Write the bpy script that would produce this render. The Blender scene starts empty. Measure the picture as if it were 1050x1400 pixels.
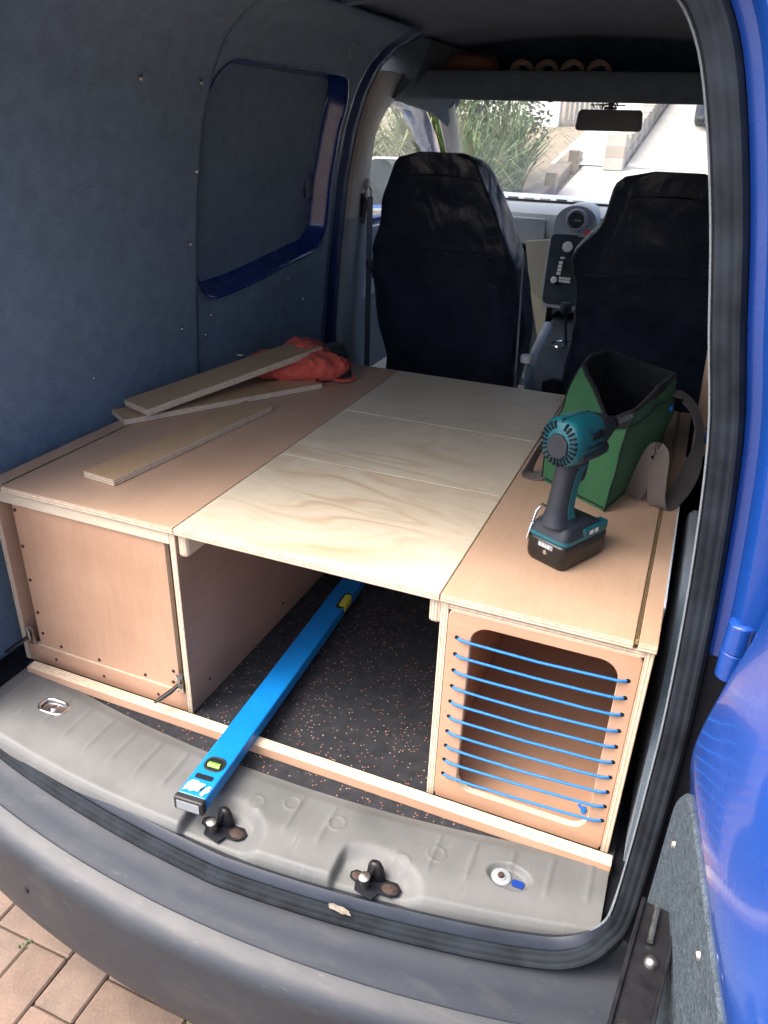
import bpy, bmesh, math, random
from mathutils import Vector, Matrix, noise as mnoise
R = math.radians
rnd = random.Random(7)
sc = bpy.context.scene
col = sc.collection

# ------------------------------------------------------------------ camera, sky, sun, exposure
cam_data = bpy.data.cameras.new('camera')
cam = bpy.data.objects.new('camera', cam_data); col.objects.link(cam)
cam.location = (1.1075, -0.9047, 1.0059)
cam.rotation_euler = (1.1017, -0.0315, 0.3897)
cam_data.sensor_fit = 'VERTICAL'; cam_data.sensor_height = 36.0
cam_data.lens = 36.0 * 1038.2 / 1400.0
cam_data.clip_start = 0.02; cam_data.clip_end = 500
sc.camera = cam

SUN_EL, SUN_AZ = R(60), R(-120)           # bright veiled sun, high behind the van and to its left (azimuth from +Y)
world = bpy.data.worlds.new('World'); sc.world = world; world.use_nodes = True
wn = world.node_tree; wn.nodes.clear()
sky = wn.nodes.new('ShaderNodeTexSky'); sky.sky_type = 'NISHITA'; sky.sun_disc = False
sky.sun_elevation = SUN_EL; sky.sun_rotation = SUN_AZ; sky.air_density = 0.4; sky.dust_density = 5.0; sky.ozone_density = 0.0
bg = wn.nodes.new('ShaderNodeBackground'); bg.inputs['Strength'].default_value = 0.15
wo = wn.nodes.new('ShaderNodeOutputWorld')
wn.links.new(sky.outputs[0], bg.inputs[0]); wn.links.new(bg.outputs[0], wo.inputs[0])
sun_data = bpy.data.lights.new('sun', 'SUN'); sun_data.energy = 0.5; sun_data.angle = R(60); sun_data.color = (1.0, 0.96, 0.90)
sun = bpy.data.objects.new('sun', sun_data); col.objects.link(sun)
tosun = Vector((math.sin(SUN_AZ)*math.cos(SUN_EL), math.cos(SUN_AZ)*math.cos(SUN_EL), math.sin(SUN_EL)))
sun.rotation_euler = tosun.to_track_quat('Z', 'Y').to_euler(); sun.location = tosun*30
sc.view_settings.view_transform = 'Standard'; sc.view_settings.look = 'None'
sc.view_settings.exposure = 2.35; sc.view_settings.gamma = 1.0; sc.view_settings.use_curve_mapping = False
sc.cycles.max_bounces = 10; sc.cycles.diffuse_bounces = 6; sc.cycles.glossy_bounces = 4
sc.cycles.transparent_max_bounces = 16; sc.cycles.caustics_reflective = False; sc.cycles.caustics_refractive = False
sc.cycles.sample_clamp_indirect = 6.0
try: sc.cycles.use_denoising = True
except Exception: pass

# ------------------------------------------------------------------ materials
class NT:
    def __init__(s, name):
        s.m = bpy.data.materials.new(name); s.m.use_nodes = True
        s.t = s.m.node_tree; s.b = s.t.nodes['Principled BSDF']; s.out = s.t.nodes['Material Output']
        s._c = None
    def n(s, typ, **kw):
        x = s.t.nodes.new('ShaderNode'+typ)
        for k, v in kw.items():
            if k in x.inputs: x.inputs[k].default_value = v
            else: setattr(x, k, v)
        return x
    def l(s, a, b): s.t.links.new(a, b)
    def co(s, scale=(1,1,1), loc=(0,0,0), rot=(0,0,0)):
        if s._c is None: s._c = s.n('TexCoord')
        mp = s.n('Mapping'); mp.inputs['Scale'].default_value = scale; mp.inputs['Location'].default_value = loc; mp.inputs['Rotation'].default_value = rot
        s.l(s._c.outputs['Object'], mp.inputs[0]); return mp.outputs[0]
    def noise(s, scale, co=None, detail=4, rough=.55, dist=0):
        x = s.n('TexNoise'); x.inputs['Scale'].default_value = scale; x.inputs['Detail'].default_value = detail
        x.inputs['Roughness'].default_value = rough; x.inputs['Distortion'].default_value = dist
        s.l(co if co is not None else s.co(), x.inputs['Vector']); return x.outputs['Fac']
    def ramp(s, fac, stops, interp='LINEAR'):
        x = s.n('ValToRGB'); cr = x.color_ramp; cr.interpolation = interp
        while len(cr.elements) < len(stops): cr.elements.new(.5)
        for e, (p, c) in zip(cr.elements, stops):
            e.position = p; e.color = (*c, 1) if len(c) == 3 else c
        s.l(fac, x.inputs[0]); return x.outputs[0]
    def mix(s, fac, a, b, blend='MIX'):
        x = s.n('Mix'); x.data_type = 'RGBA'; x.blend_type = blend
        for sock, v in ((x.inputs[0], fac), (x.inputs[6], a), (x.inputs[7], b)):
            if hasattr(v, 'links'): s.l(v, sock)
            elif isinstance(v, (int, float)): sock.default_value = v
            else: sock.default_value = (*v, 1)
        return x.outputs[2]
    def math(s, op, a, b=0.0):
        x = s.n('Math'); x.operation = op
        for i, v in ((0, a), (1, b)):
            if hasattr(v, 'links'): s.l(v, x.inputs[i])
            else: x.inputs[i].default_value = v
        return x.outputs[0]
    def base(s, c):
        if hasattr(c, 'links'): s.l(c, s.b.inputs['Base Color'])
        else: s.b.inputs['Base Color'].default_value = (*c, 1)
    def rough(s, v):
        if hasattr(v, 'links'): s.l(v, s.b.inputs['Roughness'])
        else: s.b.inputs['Roughness'].default_value = v
    def bump(s, h, strength=.3, dist=.002):
        x = s.n('Bump'); x.inputs['Strength'].default_value = strength; x.inputs['Distance'].default_value = dist
        s.l(h, x.inputs['Height']); s.l(x.outputs[0], s.b.inputs['Normal'])
    def set(s, **kw):
        for k, v in kw.items(): s.b.inputs[k.replace('_', ' ')].default_value = v

def plain(name, c, rough=.5, var=.12, nscale=30, bump=0.0, bscale=200, bdist=.001, **kw):
    t = NT(name)
    n = t.noise(nscale)
    d = tuple(max(0, x*(1-var)) for x in c); e = tuple(min(1, x*(1+var)) for x in c)
    t.base(t.ramp(n, [(.3, d), (.7, e)])); 
    t.rough(t.ramp(n, [(.2, (rough*.85,)*3), (.8, (min(1, rough*1.15),)*3)]))
    if bump: t.bump(t.noise(bscale, detail=3), bump, bdist)
    t.set(**kw); return t.m

def ply_face(name, cols, stretch, streak=.35, rough=.5, fig=None, spec=.35):
    """sheet-wood face; stretch = mapping scale, small along the grain"""
    t = NT(name)
    g = t.noise(9, t.co(stretch), 5, .6, .6)
    fine = t.noise(60, t.co(tuple(x*1.0 for x in stretch)), 3, .7)
    blot = t.noise(5.5, t.co(), 3, .5)
    c = t.ramp(g, [(.25, cols[0]), (.5, cols[1]), (.78, cols[2])])
    c = t.mix(streak, c, t.ramp(fine, [(.3, tuple(x*.72 for x in cols[1])), (.62, tuple(min(1, x*1.1) for x in cols[1]))]))
    c = t.mix(.35, c, t.ramp(blot, [(.3, tuple(x*.8 for x in cols[0])), (.7, tuple(min(1, x*1.08) for x in cols[2]))]))
    if fig:
        f1 = t.noise(1.0, t.co(fig[0], fig[3] if len(fig) > 3 else (0, 0, 0)), 2.0, .45, .9)
        ring = t.math('FRACT', t.math('MULTIPLY', f1, 15.0))
        thin = t.ramp(ring, [(.0, (1, 1, 1)), (.10, (.55, .55, .55)), (.45, (0, 0, 0)), (.93, (0, 0, 0)), (1, (1, 1, 1))])
        vein = t.ramp(f1, [(.425, (0, 0, 0)), (.45, (1, 1, 1)), (.475, (.1, .1, .1)), (.55, (0, 0, 0)), (.575, (.8, .8, .8)), (.59, (0, 0, 0))])
        br = t.ramp(t.noise(2.2, t.co(loc=(3.1, 1.7, 0)), 4), [(.44, (0, 0, 0)), (.62, (1, 1, 1))])
        c = t.mix(t.math('MULTIPLY', thin, .16), c, fig[1])
        c = t.mix(t.math('MULTIPLY', t.math('MULTIPLY', vein, br), fig[2]), c, fig[1])
    t.base(c); t.rough(rough); t.set(**{'Specular IOR Level': spec})
    t.bump(fine, .12, .0006)
    return t.m

def ply_edge(name, axis, period=.0048, off=0.0):
    t = NT(name)
    sx = t.n('SeparateXYZ'); t.l(t.co(), sx.inputs[0])
    a = t.math('DIVIDE', t.math('ADD', sx.outputs[axis], 10+off), period)
    a = t.math('ADD', a, t.math('MULTIPLY', t.math('SUBTRACT', t.noise(8, detail=2), .5), .5))
    fr = t.math('FRACT', a)
    c = t.ramp(fr, [(.0, (.74, .64, .46)), (.52, (.80, .71, .54)), (.60, (.42, .28, .17)), (.92, (.50, .34, .21)), (1, (.74, .64, .46))])
    c = t.mix(.25, c, t.ramp(t.noise(120, detail=3), [(.35, (.45, .33, .2)), (.6, (.85, .76, .6))]))
    t.base(c); t.rough(.7); t.set(**{'Specular IOR Level': .25})
    return t.m

def carpet(name, c, scale=520, var=.45, bump=.9, sheen=.25, clump=28):
    t = NT(name)
    n1 = t.noise(scale, detail=2, rough=.7); n2 = t.noise(clump, detail=4)
    a = t.ramp(n1, [(.25, tuple(x*(1-var) for x in c)), (.55, c), (.8, tuple(min(1, x*(1+var*1.6)) for x in c))])
    a = t.mix(.3 if clump < 50 else .55, a, t.ramp(n2, [(.3, tuple(x*.6 for x in c)), (.7, tuple(x*1.5 for x in c))]))
    t.base(a); t.rough(.95); t.set(**{'Specular IOR Level': .1, 'Sheen Weight': sheen, 'Sheen Roughness': .6})
    n3 = t.noise(7, t.co((1, 1, .6)), 3, .5)
    t.bump(t.math('ADD', n1, t.math('MULTIPLY', n3, 2.2)), bump, .0035); return t.m

def paint(name, c, rough=.16, coat=.7, metallic=.0):
    t = NT(name)
    n = t.noise(3, detail=3); fl = t.noise(900, detail=1)
    t.base(t.mix(.03, t.ramp(n, [(.3, tuple(x*.9 for x in c)), (.7, tuple(min(1, x*1.1) for x in c))]), t.ramp(fl, [(.4, (0, 0, .02)), (.7, (.15, .25, .8))])))
    dust = t.noise(14, detail=5, rough=.65)
    t.rough(t.ramp(dust, [(.3, (rough,)*3), (.75, (rough+.14,)*3)]))
    t.set(Metallic=metallic, **{'Coat Weight': coat, 'Coat Roughness': .06}); return t.m

def thin_glass(name, tint, dust=.05, gloss=.06, trans=True):
    t = NT(name); t.t.nodes.remove(t.b)
    tr = t.n('BsdfTransparent'); tr.inputs[0].default_value = (*tint, 1)
    gl = t.n('BsdfGlossy'); gl.inputs['Roughness'].default_value = .02
    df = t.n('BsdfDiffuse'); df.inputs[0].default_value = (.8, .8, .78, 1)
    tl = t.n('BsdfTranslucent'); tl.inputs[0].default_value = (.8, .8, .78, 1)
    fr = t.n('LayerWeight'); fr.inputs[0].default_value = .5
    fk = t.math('ADD', t.math('MULTIPLY', t.math('POWER', fr.outputs['Facing'], 5.0), .9), .04)
    m1 = t.n('MixShader'); t.l(fk, m1.inputs[0]); t.l(tr.outputs[0], m1.inputs[1]); t.l(gl.outputs[0], m1.inputs[2])
    md = t.n('MixShader'); md.inputs[0].default_value = .5; t.l(df.outputs[0], md.inputs[1]); t.l(tl.outputs[0], md.inputs[2])
    m2 = t.n('MixShader')
    sm = t.noise(3.0, t.co((1, .6, 6)), 5, .6, 1.0)
    t.l(t.ramp(sm, [(.3, (dust*.4,)*3), (.7, (dust*1.6,)*3)]), m2.inputs[0])
    t.l(m1.outputs[0], m2.inputs[1]); t.l(md.outputs[0], m2.inputs[2]); t.l(m2.outputs[0], t.out.inputs[0])
    return t.m

SAL = [(.49, .285, .175), (.56, .345, .22), (.62, .40, .27)]
SALT = [(.52, .335, .215), (.58, .385, .255), (.63, .43, .295)]
PALE = [(.70, .59, .41), (.755, .655, .48), (.80, .72, .555)]
M = {}
M['sal_y'] = ply_face('salmon plywood, grain lengthwise', SAL, (14, 1.2, 14))
M['salt_y'] = ply_face('pinkish plywood lid', SALT, (14, 1.2, 14), rough=.5, spec=.25)
M['sal_z'] = ply_face('salmon plywood, grain upright', SAL, (14, 14, 1.2))
M['sal_x'] = ply_face('salmon plywood, grain crosswise', SAL, (1.2, 14, 14))
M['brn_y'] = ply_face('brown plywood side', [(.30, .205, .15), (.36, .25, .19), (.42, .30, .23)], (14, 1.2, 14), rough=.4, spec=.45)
for k, lo in enumerate(((0, 0, 0), (2.3, .7, 0), (5.1, 3.3, 0))):
    M['pale%d' % k] = ply_face('pale pine plywood %d' % k, PALE, (1.6, 13, 14), streak=.2, rough=.5, fig=((1.7, 4.2, 1), (.50, .30, .13), .7, lo), spec=.22)
M['off'] = ply_face('offcut plywood', [(.48, .31, .165), (.57, .385, .215), (.63, .44, .26)], (14, 1.2, 14), spec=.2)
for i, a in enumerate('xyz'): M['edge_'+a] = ply_edge('plywood edge '+a, i)
M['pale_rail'] = ply_face('pale rail', PALE, (1.4, 14, 14), streak=.25)
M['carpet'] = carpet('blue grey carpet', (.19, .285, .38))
M['carpet_dk'] = carpet('dark carpet', (.09, .13, .165))
M['carpet_door'] = carpet('grey door carpet', (.062, .082, .100), 260, .8, 1.0, .0, 110)
M['headliner'] = carpet('blue grey headliner', (.055, .11, .20), 700, .2, .3)
M['shelfcarpet'] = carpet('shelf lip carpet', (.15, .20, .25), 700, .2, .3)
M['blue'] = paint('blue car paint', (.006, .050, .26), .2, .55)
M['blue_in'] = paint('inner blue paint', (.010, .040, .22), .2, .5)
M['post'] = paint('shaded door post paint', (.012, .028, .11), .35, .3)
M['darkband'] = plain('dark sealing band', (.016, .022, .034), .4, .2, 20, **{'Specular IOR Level': .3})
M['seal'] = plain('rubber seal', (.013, .017, .022), .75, .5, 25, .2, 400, **{'Specular IOR Level': .15})
M['blackplastic'] = plain('black plastic', (.018, .019, .021), .45, .3, 40, .2, 600)
M['blacksheet'] = plain('dark body gap', (.010, .012, .016), .7, .3, 20, **{'Specular IOR Level': .15})
M['steel'] = plain('steel', (.60, .60, .58), .3, .25, 90, Metallic=1.0)
M['wornsteel'] = plain('worn steel', (.26, .25, .24), .45, .35, 120, Metallic=1.0)
M['chrome'] = plain('chrome', (.78, .78, .78), .12, .06, 60, Metallic=1.0)
M['rust'] = plain('rusty steel', (.040, .024, .017), .8, .7, 160, .5, 300)
M['blacksteel'] = plain('black steel', (.010, .010, .012), .35, .4, 60, **{'Specular IOR Level': .3})
M['cream'] = plain('cream trim', (.52, .51, .46), .6, .06, 8, .15, 900)
M['greytrim'] = plain('grey trim', (.27, .30, .32), .55, .08, 8, .15, 900)
M['doortrim'] = plain('pale door trim', (.36, .41, .44), .55, .08, 8, .15, 900)
M['dash'] = plain('grey dashboard', (.26, .29, .325), .55, .06, 8, .2, 1200)
M['beige'] = plain('beige knee panel', (.20, .195, .165), .6, .08, 8)
M['darkdash'] = plain('dark console', (.036, .046, .062), .8, .2, 20, **{'Specular IOR Level': .08})
M['white'] = plain('white plastic', (.72, .72, .70), .4, .05, 30)
M['red'] = plain('red plastic', (.65, .06, .04), .5, .1, 30)
M['glass_front'] = thin_glass('windscreen glass', (.92, .96, .94), .035)
M['glass_side'] = thin_glass('side glass', (.90, .95, .93), .02)

def m_mat():
    t = NT('flecked rubber mat')
    v = t.n('TexVoronoi'); v.inputs['Scale'].default_value = 215; v.inputs['Randomness'].default_value = 1
    w = t.mix(.02, t.co(), (0, 0, 0)); 
    t.l(t.co((1, 1, .3)), v.inputs['Vector'])
    near = t.math('LESS_THAN', v.outputs['Distance'], .30)
    sx = t.n('SeparateColor'); t.l(v.outputs['Color'], sx.inputs[0])
    den = t.math('ADD', .79, t.math('MULTIPLY', t.math('SUBTRACT', t.noise(5, detail=2), .5), .5))
    pick = t.math('GREATER_THAN', sx.outputs[0], den)
    k = t.math('MULTIPLY', near, pick)
    fl = t.ramp(sx.outputs[1], [(.0, (.30, .10, .05)), (.45, (.34, .15, .09)), (.8, (.36, .25, .18)), (1, (.38, .34, .30))])
    bc = t.ramp(t.noise(40, detail=4), [(.3, (.014, .016, .020)), (.7, (.030, .034, .040))])
    t.base(t.mix(k, bc, fl)); t.rough(.75); t.set(**{'Specular IOR Level': .3})
    t.bump(t.noise(300, detail=3), .5, .001); return t.m
M['mat'] = m_mat()

def m_sill():
    t = NT('grey sill plastic')
    n = t.noise(6, detail=6, rough=.65); sp = t.noise(220, detail=2)
    c = t.ramp(n, [(.25, (.085, .092, .091)), (.5, (.115, .122, .119)), (.75, (.145, .151, .146))])
    scr = t.ramp(t.noise(5, t.co((60, 3, 3), rot=(0, 0, .7)), 3, .7), [(.62, (0, 0, 0)), (.72, (1, 1, 1))])
    c = t.mix(t.math('MULTIPLY', scr, .22), c, (.32, .32, .31))
    drt = t.ramp(t.noise(11, t.co(loc=(4, 2, 1)), 6, .7), [(.52, (0, 0, 0)), (.75, (1, 1, 1))])
    c = t.mix(t.math('MULTIPLY', drt, .45), c, (.10, .10, .092))
    t.base(c); t.rough(t.ramp(n, [(.3, (.5,)*3), (.7, (.68,)*3)])); t.bump(sp, .25, .0008); return t.m
M['sill'] = m_sill()

def m_bumper():
    t = NT('faded bumper plastic')
    n = t.noise(3.5, detail=6, rough=.6); sp = t.noise(500, detail=2)
    c = t.ramp(n, [(.25, (.017, .023, .031)), (.55, (.025, .031, .040)), (.8, (.035, .041, .048))])
    dust = t.ramp(t.noise(10, t.co((1, 5, 1)), 5, .7), [(.5, (0, 0, 0)), (.8, (1, 1, 1))])
    c = t.mix(t.math('MULTIPLY', dust, .3), c, (.11, .107, .10))
    scr = t.ramp(t.noise(4, t.co((7, 60, 20), rot=(0, 0, .3)), 3, .7), [(.66, (0, 0, 0)), (.74, (1, 1, 1))])
    c = t.mix(t.math('MULTIPLY', scr, .2), c, (.3, .3, .29))
    t.base(c); t.rough(t.ramp(n, [(.3, (.42,)*3), (.7, (.60,)*3)])); t.bump(sp, .2, .0006); return t.m
M['bumper'] = m_bumper()

def m_cover():
    t = NT('black seat cover')
    n = t.noise(14, t.co((1, 1, .8)), 3, .5, .8)
    n2 = t.noise(4, t.co((1.5, 1, .8)), 2, .45, 1.4)
    t.base(t.ramp(n, [(.3, (.021, .028, .045)), (.7, (.034, .044, .066))])); t.rough(t.ramp(n2, [(.3, (.28,)*3), (.7, (.42,)*3)]))
    t.set(**{'Specular IOR Level': .38})
    a = t.math('ADD', t.math('MULTIPLY', n2, 4.0), n); t.bump(a, .4, .016); return t.m
M['cover'] = m_cover()

def fabric(name, c, rough=.85, weave=1400, fold=.0):
    t = NT(name); n = t.noise(weave, detail=1); b = t.noise(9, detail=4)
    t.base(t.mix(.5, t.ramp(n, [(.3, tuple(x*.72 for x in c)), (.7, tuple(min(1, x*1.2) for x in c))]), t.ramp(b, [(.3, tuple(x*.85 for x in c)), (.7, tuple(min(1, x*1.12) for x in c))])))
    t.rough(rough); t.set(**{'Specular IOR Level': .2, 'Sheen Weight': .1})
    t.bump(t.math('ADD', t.math('MULTIPLY', t.noise(22, detail=3), 4), n), .35, .004); return t.m
M['green'] = fabric('green canvas', (.045, .155, .065))
M['lining'] = fabric('black bag lining', (.012, .013, .015), .6)
M['webbing'] = fabric('taupe webbing', (.175, .145, .125), .8, 900)
M['redbag'] = fabric('orange red nylon', (.70, .115, .075), .6)
M['orange_cloth'] = fabric('faded orange cloth', (.24, .11, .07))
M['belt'] = fabric('seat belt webbing', (.035, .04, .05), .6)
M['cord'] = plain('blue elastic cord', (.012, .185, .58), .55, .25, 700)
M['level'] = plain('blue aluminium', (.004, .195, .56), .34, .08, 20)
M['vial'] = plain('green vial', (.22, .58, .04), .15, .1, 60)
M['vialy'] = plain('yellow vial', (.55, .62, .08), .2, .1, 60)
M['teal'] = plain('teal tool shell', (.005, .105, .130), .42, .15, 60, .15, 900)
M['toolgrip'] = plain('charcoal rubber grip', (.016, .022, .033), .6, .2, 60, .35, 700)
M['batt'] = plain('black battery', (.008, .009, .010), .3, .3, 60)
M['tape'] = plain('brown tape', (.17, .11, .075), .5, .2, 60)
M['tapecore'] = plain('card core', (.22, .18, .14), .8, .15, 60)
M['trim_skylit'] = plain('edge strip with painted sky reflection', (.62, .70, .80), .35, .05, 30)  # aluminium trim; the sky's pale blue reflection is put into its colour
M['mirrorglass'] = plain('mirror glass', (.75, .85, .83), .04, .03, 10, Metallic=1.0)
M['bottle'] = thin_glass('clear bottle plastic', (.80, .88, .93), .06)
# ------------------------------------------------------------------ mesh helpers
class MB:
    def __init__(s): s.v = []; s.f = []; s.mi = []
    def add(s, vs, fs, mi=0):
        o = len(s.v); s.v += [tuple(p) for p in vs]
        for k in fs: s.f.append(tuple(i+o for i in k)); s.mi.append(mi)
        return s
    def box(s, lo, hi, mi=0, mat=None, edge=None, axis=None):
        (a, b, c), (d, e, f) = lo, hi
        vs = [(a,b,c),(d,b,c),(d,e,c),(a,e,c),(a,b,f),(d,b,f),(d,e,f),(a,e,f)]
        fs = [(0,3,2,1),(4,5,6,7),(0,1,5,4),(2,3,7,6),(0,4,7,3),(1,2,6,5)]
        if mat is not None: vs = [mat @ Vector(p) for p in vs]
        o = len(s.v); s.v += [tuple(p) for p in vs]
        for i, k in enumerate(fs):
            ax = 2 if i < 2 else (1 if i < 4 else 0)
            s.f.append(tuple(j+o for j in k)); s.mi.append(mi if (axis is None or ax == axis) else edge)
        return s
    def tube(s, path, r, seg=10, caps=True, mi=0, flat=None):
        path = [Vector(p) for p in path]; n = len(path); rs = r if isinstance(r, (list, tuple)) else [r]*n
        t0 = (path[1]-path[0]).normalized(); up = Vector((0,0,1)) if abs(t0.z) < .9 else Vector((0,1,0))
        a = t0.cross(up).normalized(); rings = []
        for i, p in enumerate(path):
            t = (path[min(i+1, n-1)]-path[max(i-1, 0)]).normalized()
            a = (a - t*a.dot(t)).normalized(); b = t.cross(a)
            fx, fy = flat if flat else (1, 1)
            rings.append([p + (a*math.cos(2*math.pi*k/seg)*fx + b*math.sin(2*math.pi*k/seg)*fy)*rs[i] for k in range(seg)])
        return s.loft(rings, caps, mi)
    def loft(s, rings, caps=True, mi=0, closed=True):
        n = len(rings[0]); o = len(s.v)
        for r in rings: s.v += [tuple(p) for p in r]
        m = n if closed else n-1
        for i in range(len(rings)-1):
            for k in range(m):
                a = o+i*n+k; b = o+i*n+(k+1) % n
                s.f.append((a, b, b+n, a+n)); s.mi.append(mi)
        if caps and closed:
            s.f.append(tuple(o+k for k in range(n))[::-1]); s.mi.append(mi)
            e = o+(len(rings)-1)*n; s.f.append(tuple(e+k for k in range(n))); s.mi.append(mi)
        return s
    def lathe(s, prof, seg=24, mat=None, mi=0):
        rings = []
        for r, z in prof:
            rings.append([Vector((r*math.cos(2*math.pi*k/seg), r*math.sin(2*math.pi*k/seg), z)) for k in range(seg)])
        if mat is not None: rings = [[mat @ p for p in q] for q in rings]
        return s.loft(rings, True, mi)
    def grid(s, fn, nu, nv, mi=0):
        o = len(s.v)
        for i in range(nu+1):
            for j in range(nv+1): s.v.append(tuple(fn(i/nu, j/nv)))
        for i in range(nu):
            for j in range(nv):
                a = o+i*(nv+1)+j; s.f.append((a, a+nv+1, a+nv+2, a+1)); s.mi.append(mi)
        return s
    def prism(s, poly, lo, hi, axis=2, mi=0, edge=None):
        """extrude a 2D polygon along an axis"""
        def P(u, v, w): return (u, v, w) if axis == 2 else ((u, w, v) if axis == 1 else (w, u, v))
        n = len(poly); o = len(s.v); e = mi if edge is None else edge
        s.v += [P(u, v, lo) for u, v in poly] + [P(u, v, hi) for u, v in poly]
        s.f.append(tuple(range(o, o+n))[::-1]); s.mi.append(mi); s.f.append(tuple(range(o+n, o+2*n))); s.mi.append(mi)
        for k in range(n): s.f.append((o+k, o+(k+1) % n, o+n+(k+1) % n, o+n+k)); s.mi.append(e)
        return s
    def build(s, name, mats, parent=None, smooth=None, bevel=0, world=True, seg=2, solid=0, sub=0, kind=None):
        me = bpy.data.meshes.new(name); me.from_pydata(s.v, [], s.f)
        mats = mats if isinstance(mats, (list, tuple)) else [mats]
        for m in mats: me.materials.append(M[m] if isinstance(m, str) else m)
        for p, i in zip(me.polygons, s.mi): p.material_index = i
        bm = bmesh.new(); bm.from_mesh(me); bmesh.ops.recalc_face_normals(bm, faces=bm.faces); bm.to_mesh(me); bm.free()
        if smooth is not None:
            for p in me.polygons: p.use_smooth = True
            try: me.set_sharp_from_angle(angle=R(smooth))
            except Exception: pass
        me.update()
        o = bpy.data.objects.new(name, me); col.objects.link(o)
        if parent is not None: adopt(o, parent, world)
        if solid:
            k = o.modifiers.new('solid', 'SOLIDIFY'); k.thickness = solid; k.offset = 0
        if sub:
            k = o.modifiers.new('sub', 'SUBSURF'); k.levels = sub; k.render_levels = sub
        if bevel:
            k = o.modifiers.new('bevel', 'BEVEL'); k.width = bevel; k.segments = seg; k.limit_method = 'ANGLE'; k.angle_limit = R(35)
        if kind: o['kind'] = kind
        return o

def adopt(o, parent, world=True):
    o.parent = parent
    if world:
        p = parent; m = Matrix.Identity(4)
        while p is not None and p.type in ('EMPTY', 'MESH'):
            m = Matrix.LocRotScale(p.location, p.rotation_euler, p.scale) if p.parent is None else m
            if p.parent is None: break
            p = p.parent
        if parent.parent is None: o.matrix_parent_inverse = m.inverted()
    return o

def tag(o, label, cat, group=None):
    o['label'] = label; o['category'] = cat
    if group: o['group'] = group
    return o
def thing(name, label, cat, loc=(0,0,0), rot=(0,0,0), group=None):
    o = bpy.data.objects.new(name, None); col.objects.link(o); o.empty_display_size = .05
    o.location = loc; o.rotation_euler = rot; return tag(o, label, cat, group)
def struct(o): o['kind'] = 'structure'; return o
def copy_part(src, parent, delta=(0,0,0)):
    o = src.copy(); col.objects.link(o); o.parent = parent; o.location = Vector(src.location)+Vector(delta); return o
def rrect(x0, x1, y0, y1, r, n=6):
    pts = []
    for cx, cy, a0 in ((x1-r, y1-r, 0), (x0+r, y1-r, 90), (x0+r, y0+r, 180), (x1-r, y0+r, 270)):
        for k in range(n+1):
            a = R(a0+90*k/n); pts.append((cx+r*math.cos(a), cy+r*math.sin(a)))
    return pts
def sm(a, b, x):
    t = max(0., min(1., (x-a)/(b-a))); return t*t*(3-2*t)
def lerp(tab, x):
    if x <= tab[0][0]: return tab[0][1]
    for (a, p), (b, q) in zip(tab, tab[1:]):
        if x <= b: return p+(q-p)*(x-a)/(b-a)
    return tab[-1][1]
def clerp(tab, x):
    n = len(tab)
    if x <= tab[0][0]: return tab[0][1]
    if x >= tab[-1][0]: return tab[-1][1]
    i = max(k for k in range(n-1) if tab[k][0] <= x)
    def slope(k):
        if k == 0 or k == n-1: return 0.0
        a = (tab[k][1]-tab[k-1][1])/(tab[k][0]-tab[k-1][0]); b = (tab[k+1][1]-tab[k][1])/(tab[k+1][0]-tab[k][0])
        return 0.0 if a*b <= 0 else 2*a*b/(a+b)
    h = tab[i+1][0]-tab[i][0]; t = (x-tab[i][0])/h; p, q = tab[i][1], tab[i+1][1]; m0, m1 = slope(i)*h, slope(i+1)*h
    return p*(2*t**3-3*t*t+1)+m0*(t**3-2*t*t+t)+q*(3*t*t-2*t**3)+m1*(t**3-t*t)
def frame_holes(mb, outer, inner, lo, hi, axis, mi=0, edge=1):
    """flat ring: outer and inner polygons with the same count, extruded"""
    n = len(outer)
    def P(u, v, w): return (u, v, w) if axis == 2 else ((u, w, v) if axis == 1 else (w, u, v))
    o = len(mb.v)
    for w in (lo, hi):
        mb.v += [P(u, v, w) for u, v in outer]; mb.v += [P(u, v, w) for u, v in inner]
    for k in range(n):
        j = (k+1) % n
        for base, m in ((0, mi), (2*n, mi)):
            mb.f.append((o+base+k, o+base+j, o+base+n+j, o+base+n+k)); mb.mi.append(m)
        mb.f.append((o+k, o+j, o+2*n+j, o+2*n+k)); mb.mi.append(edge)
        mb.f.append((o+n+k, o+n+j, o+3*n+j, o+3*n+k)); mb.mi.append(edge)
    return mb
def ring_outer(inner, x0, x1, y0, y1):
    """project an inner outline radially on a rectangle, corners kept"""
    cx = (x0+x1)/2; cy = (y0+y1)/2; out = []
    ix = [p[0] for p in inner]; iy = [p[1] for p in inner]
    sx = (max(ix)-min(ix))/2; sy = (max(iy)-min(iy))/2; mx = (max(ix)+min(ix))/2; my = (max(iy)+min(iy))/2
    for u, v in inner:
        a = (u-mx)/sx; b = (v-my)/sy; m = max(abs(a), abs(b)); out.append((cx+a/m*(x1-x0)/2, cy+b/m*(y1-y0)/2))
    return out

GZ = -0.58                                   # driveway level; z = 0 is the load floor of the van
def terrain(y): return GZ if y < 6 else GZ+0.16*(y-6)-.0*(y-6)**2

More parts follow.
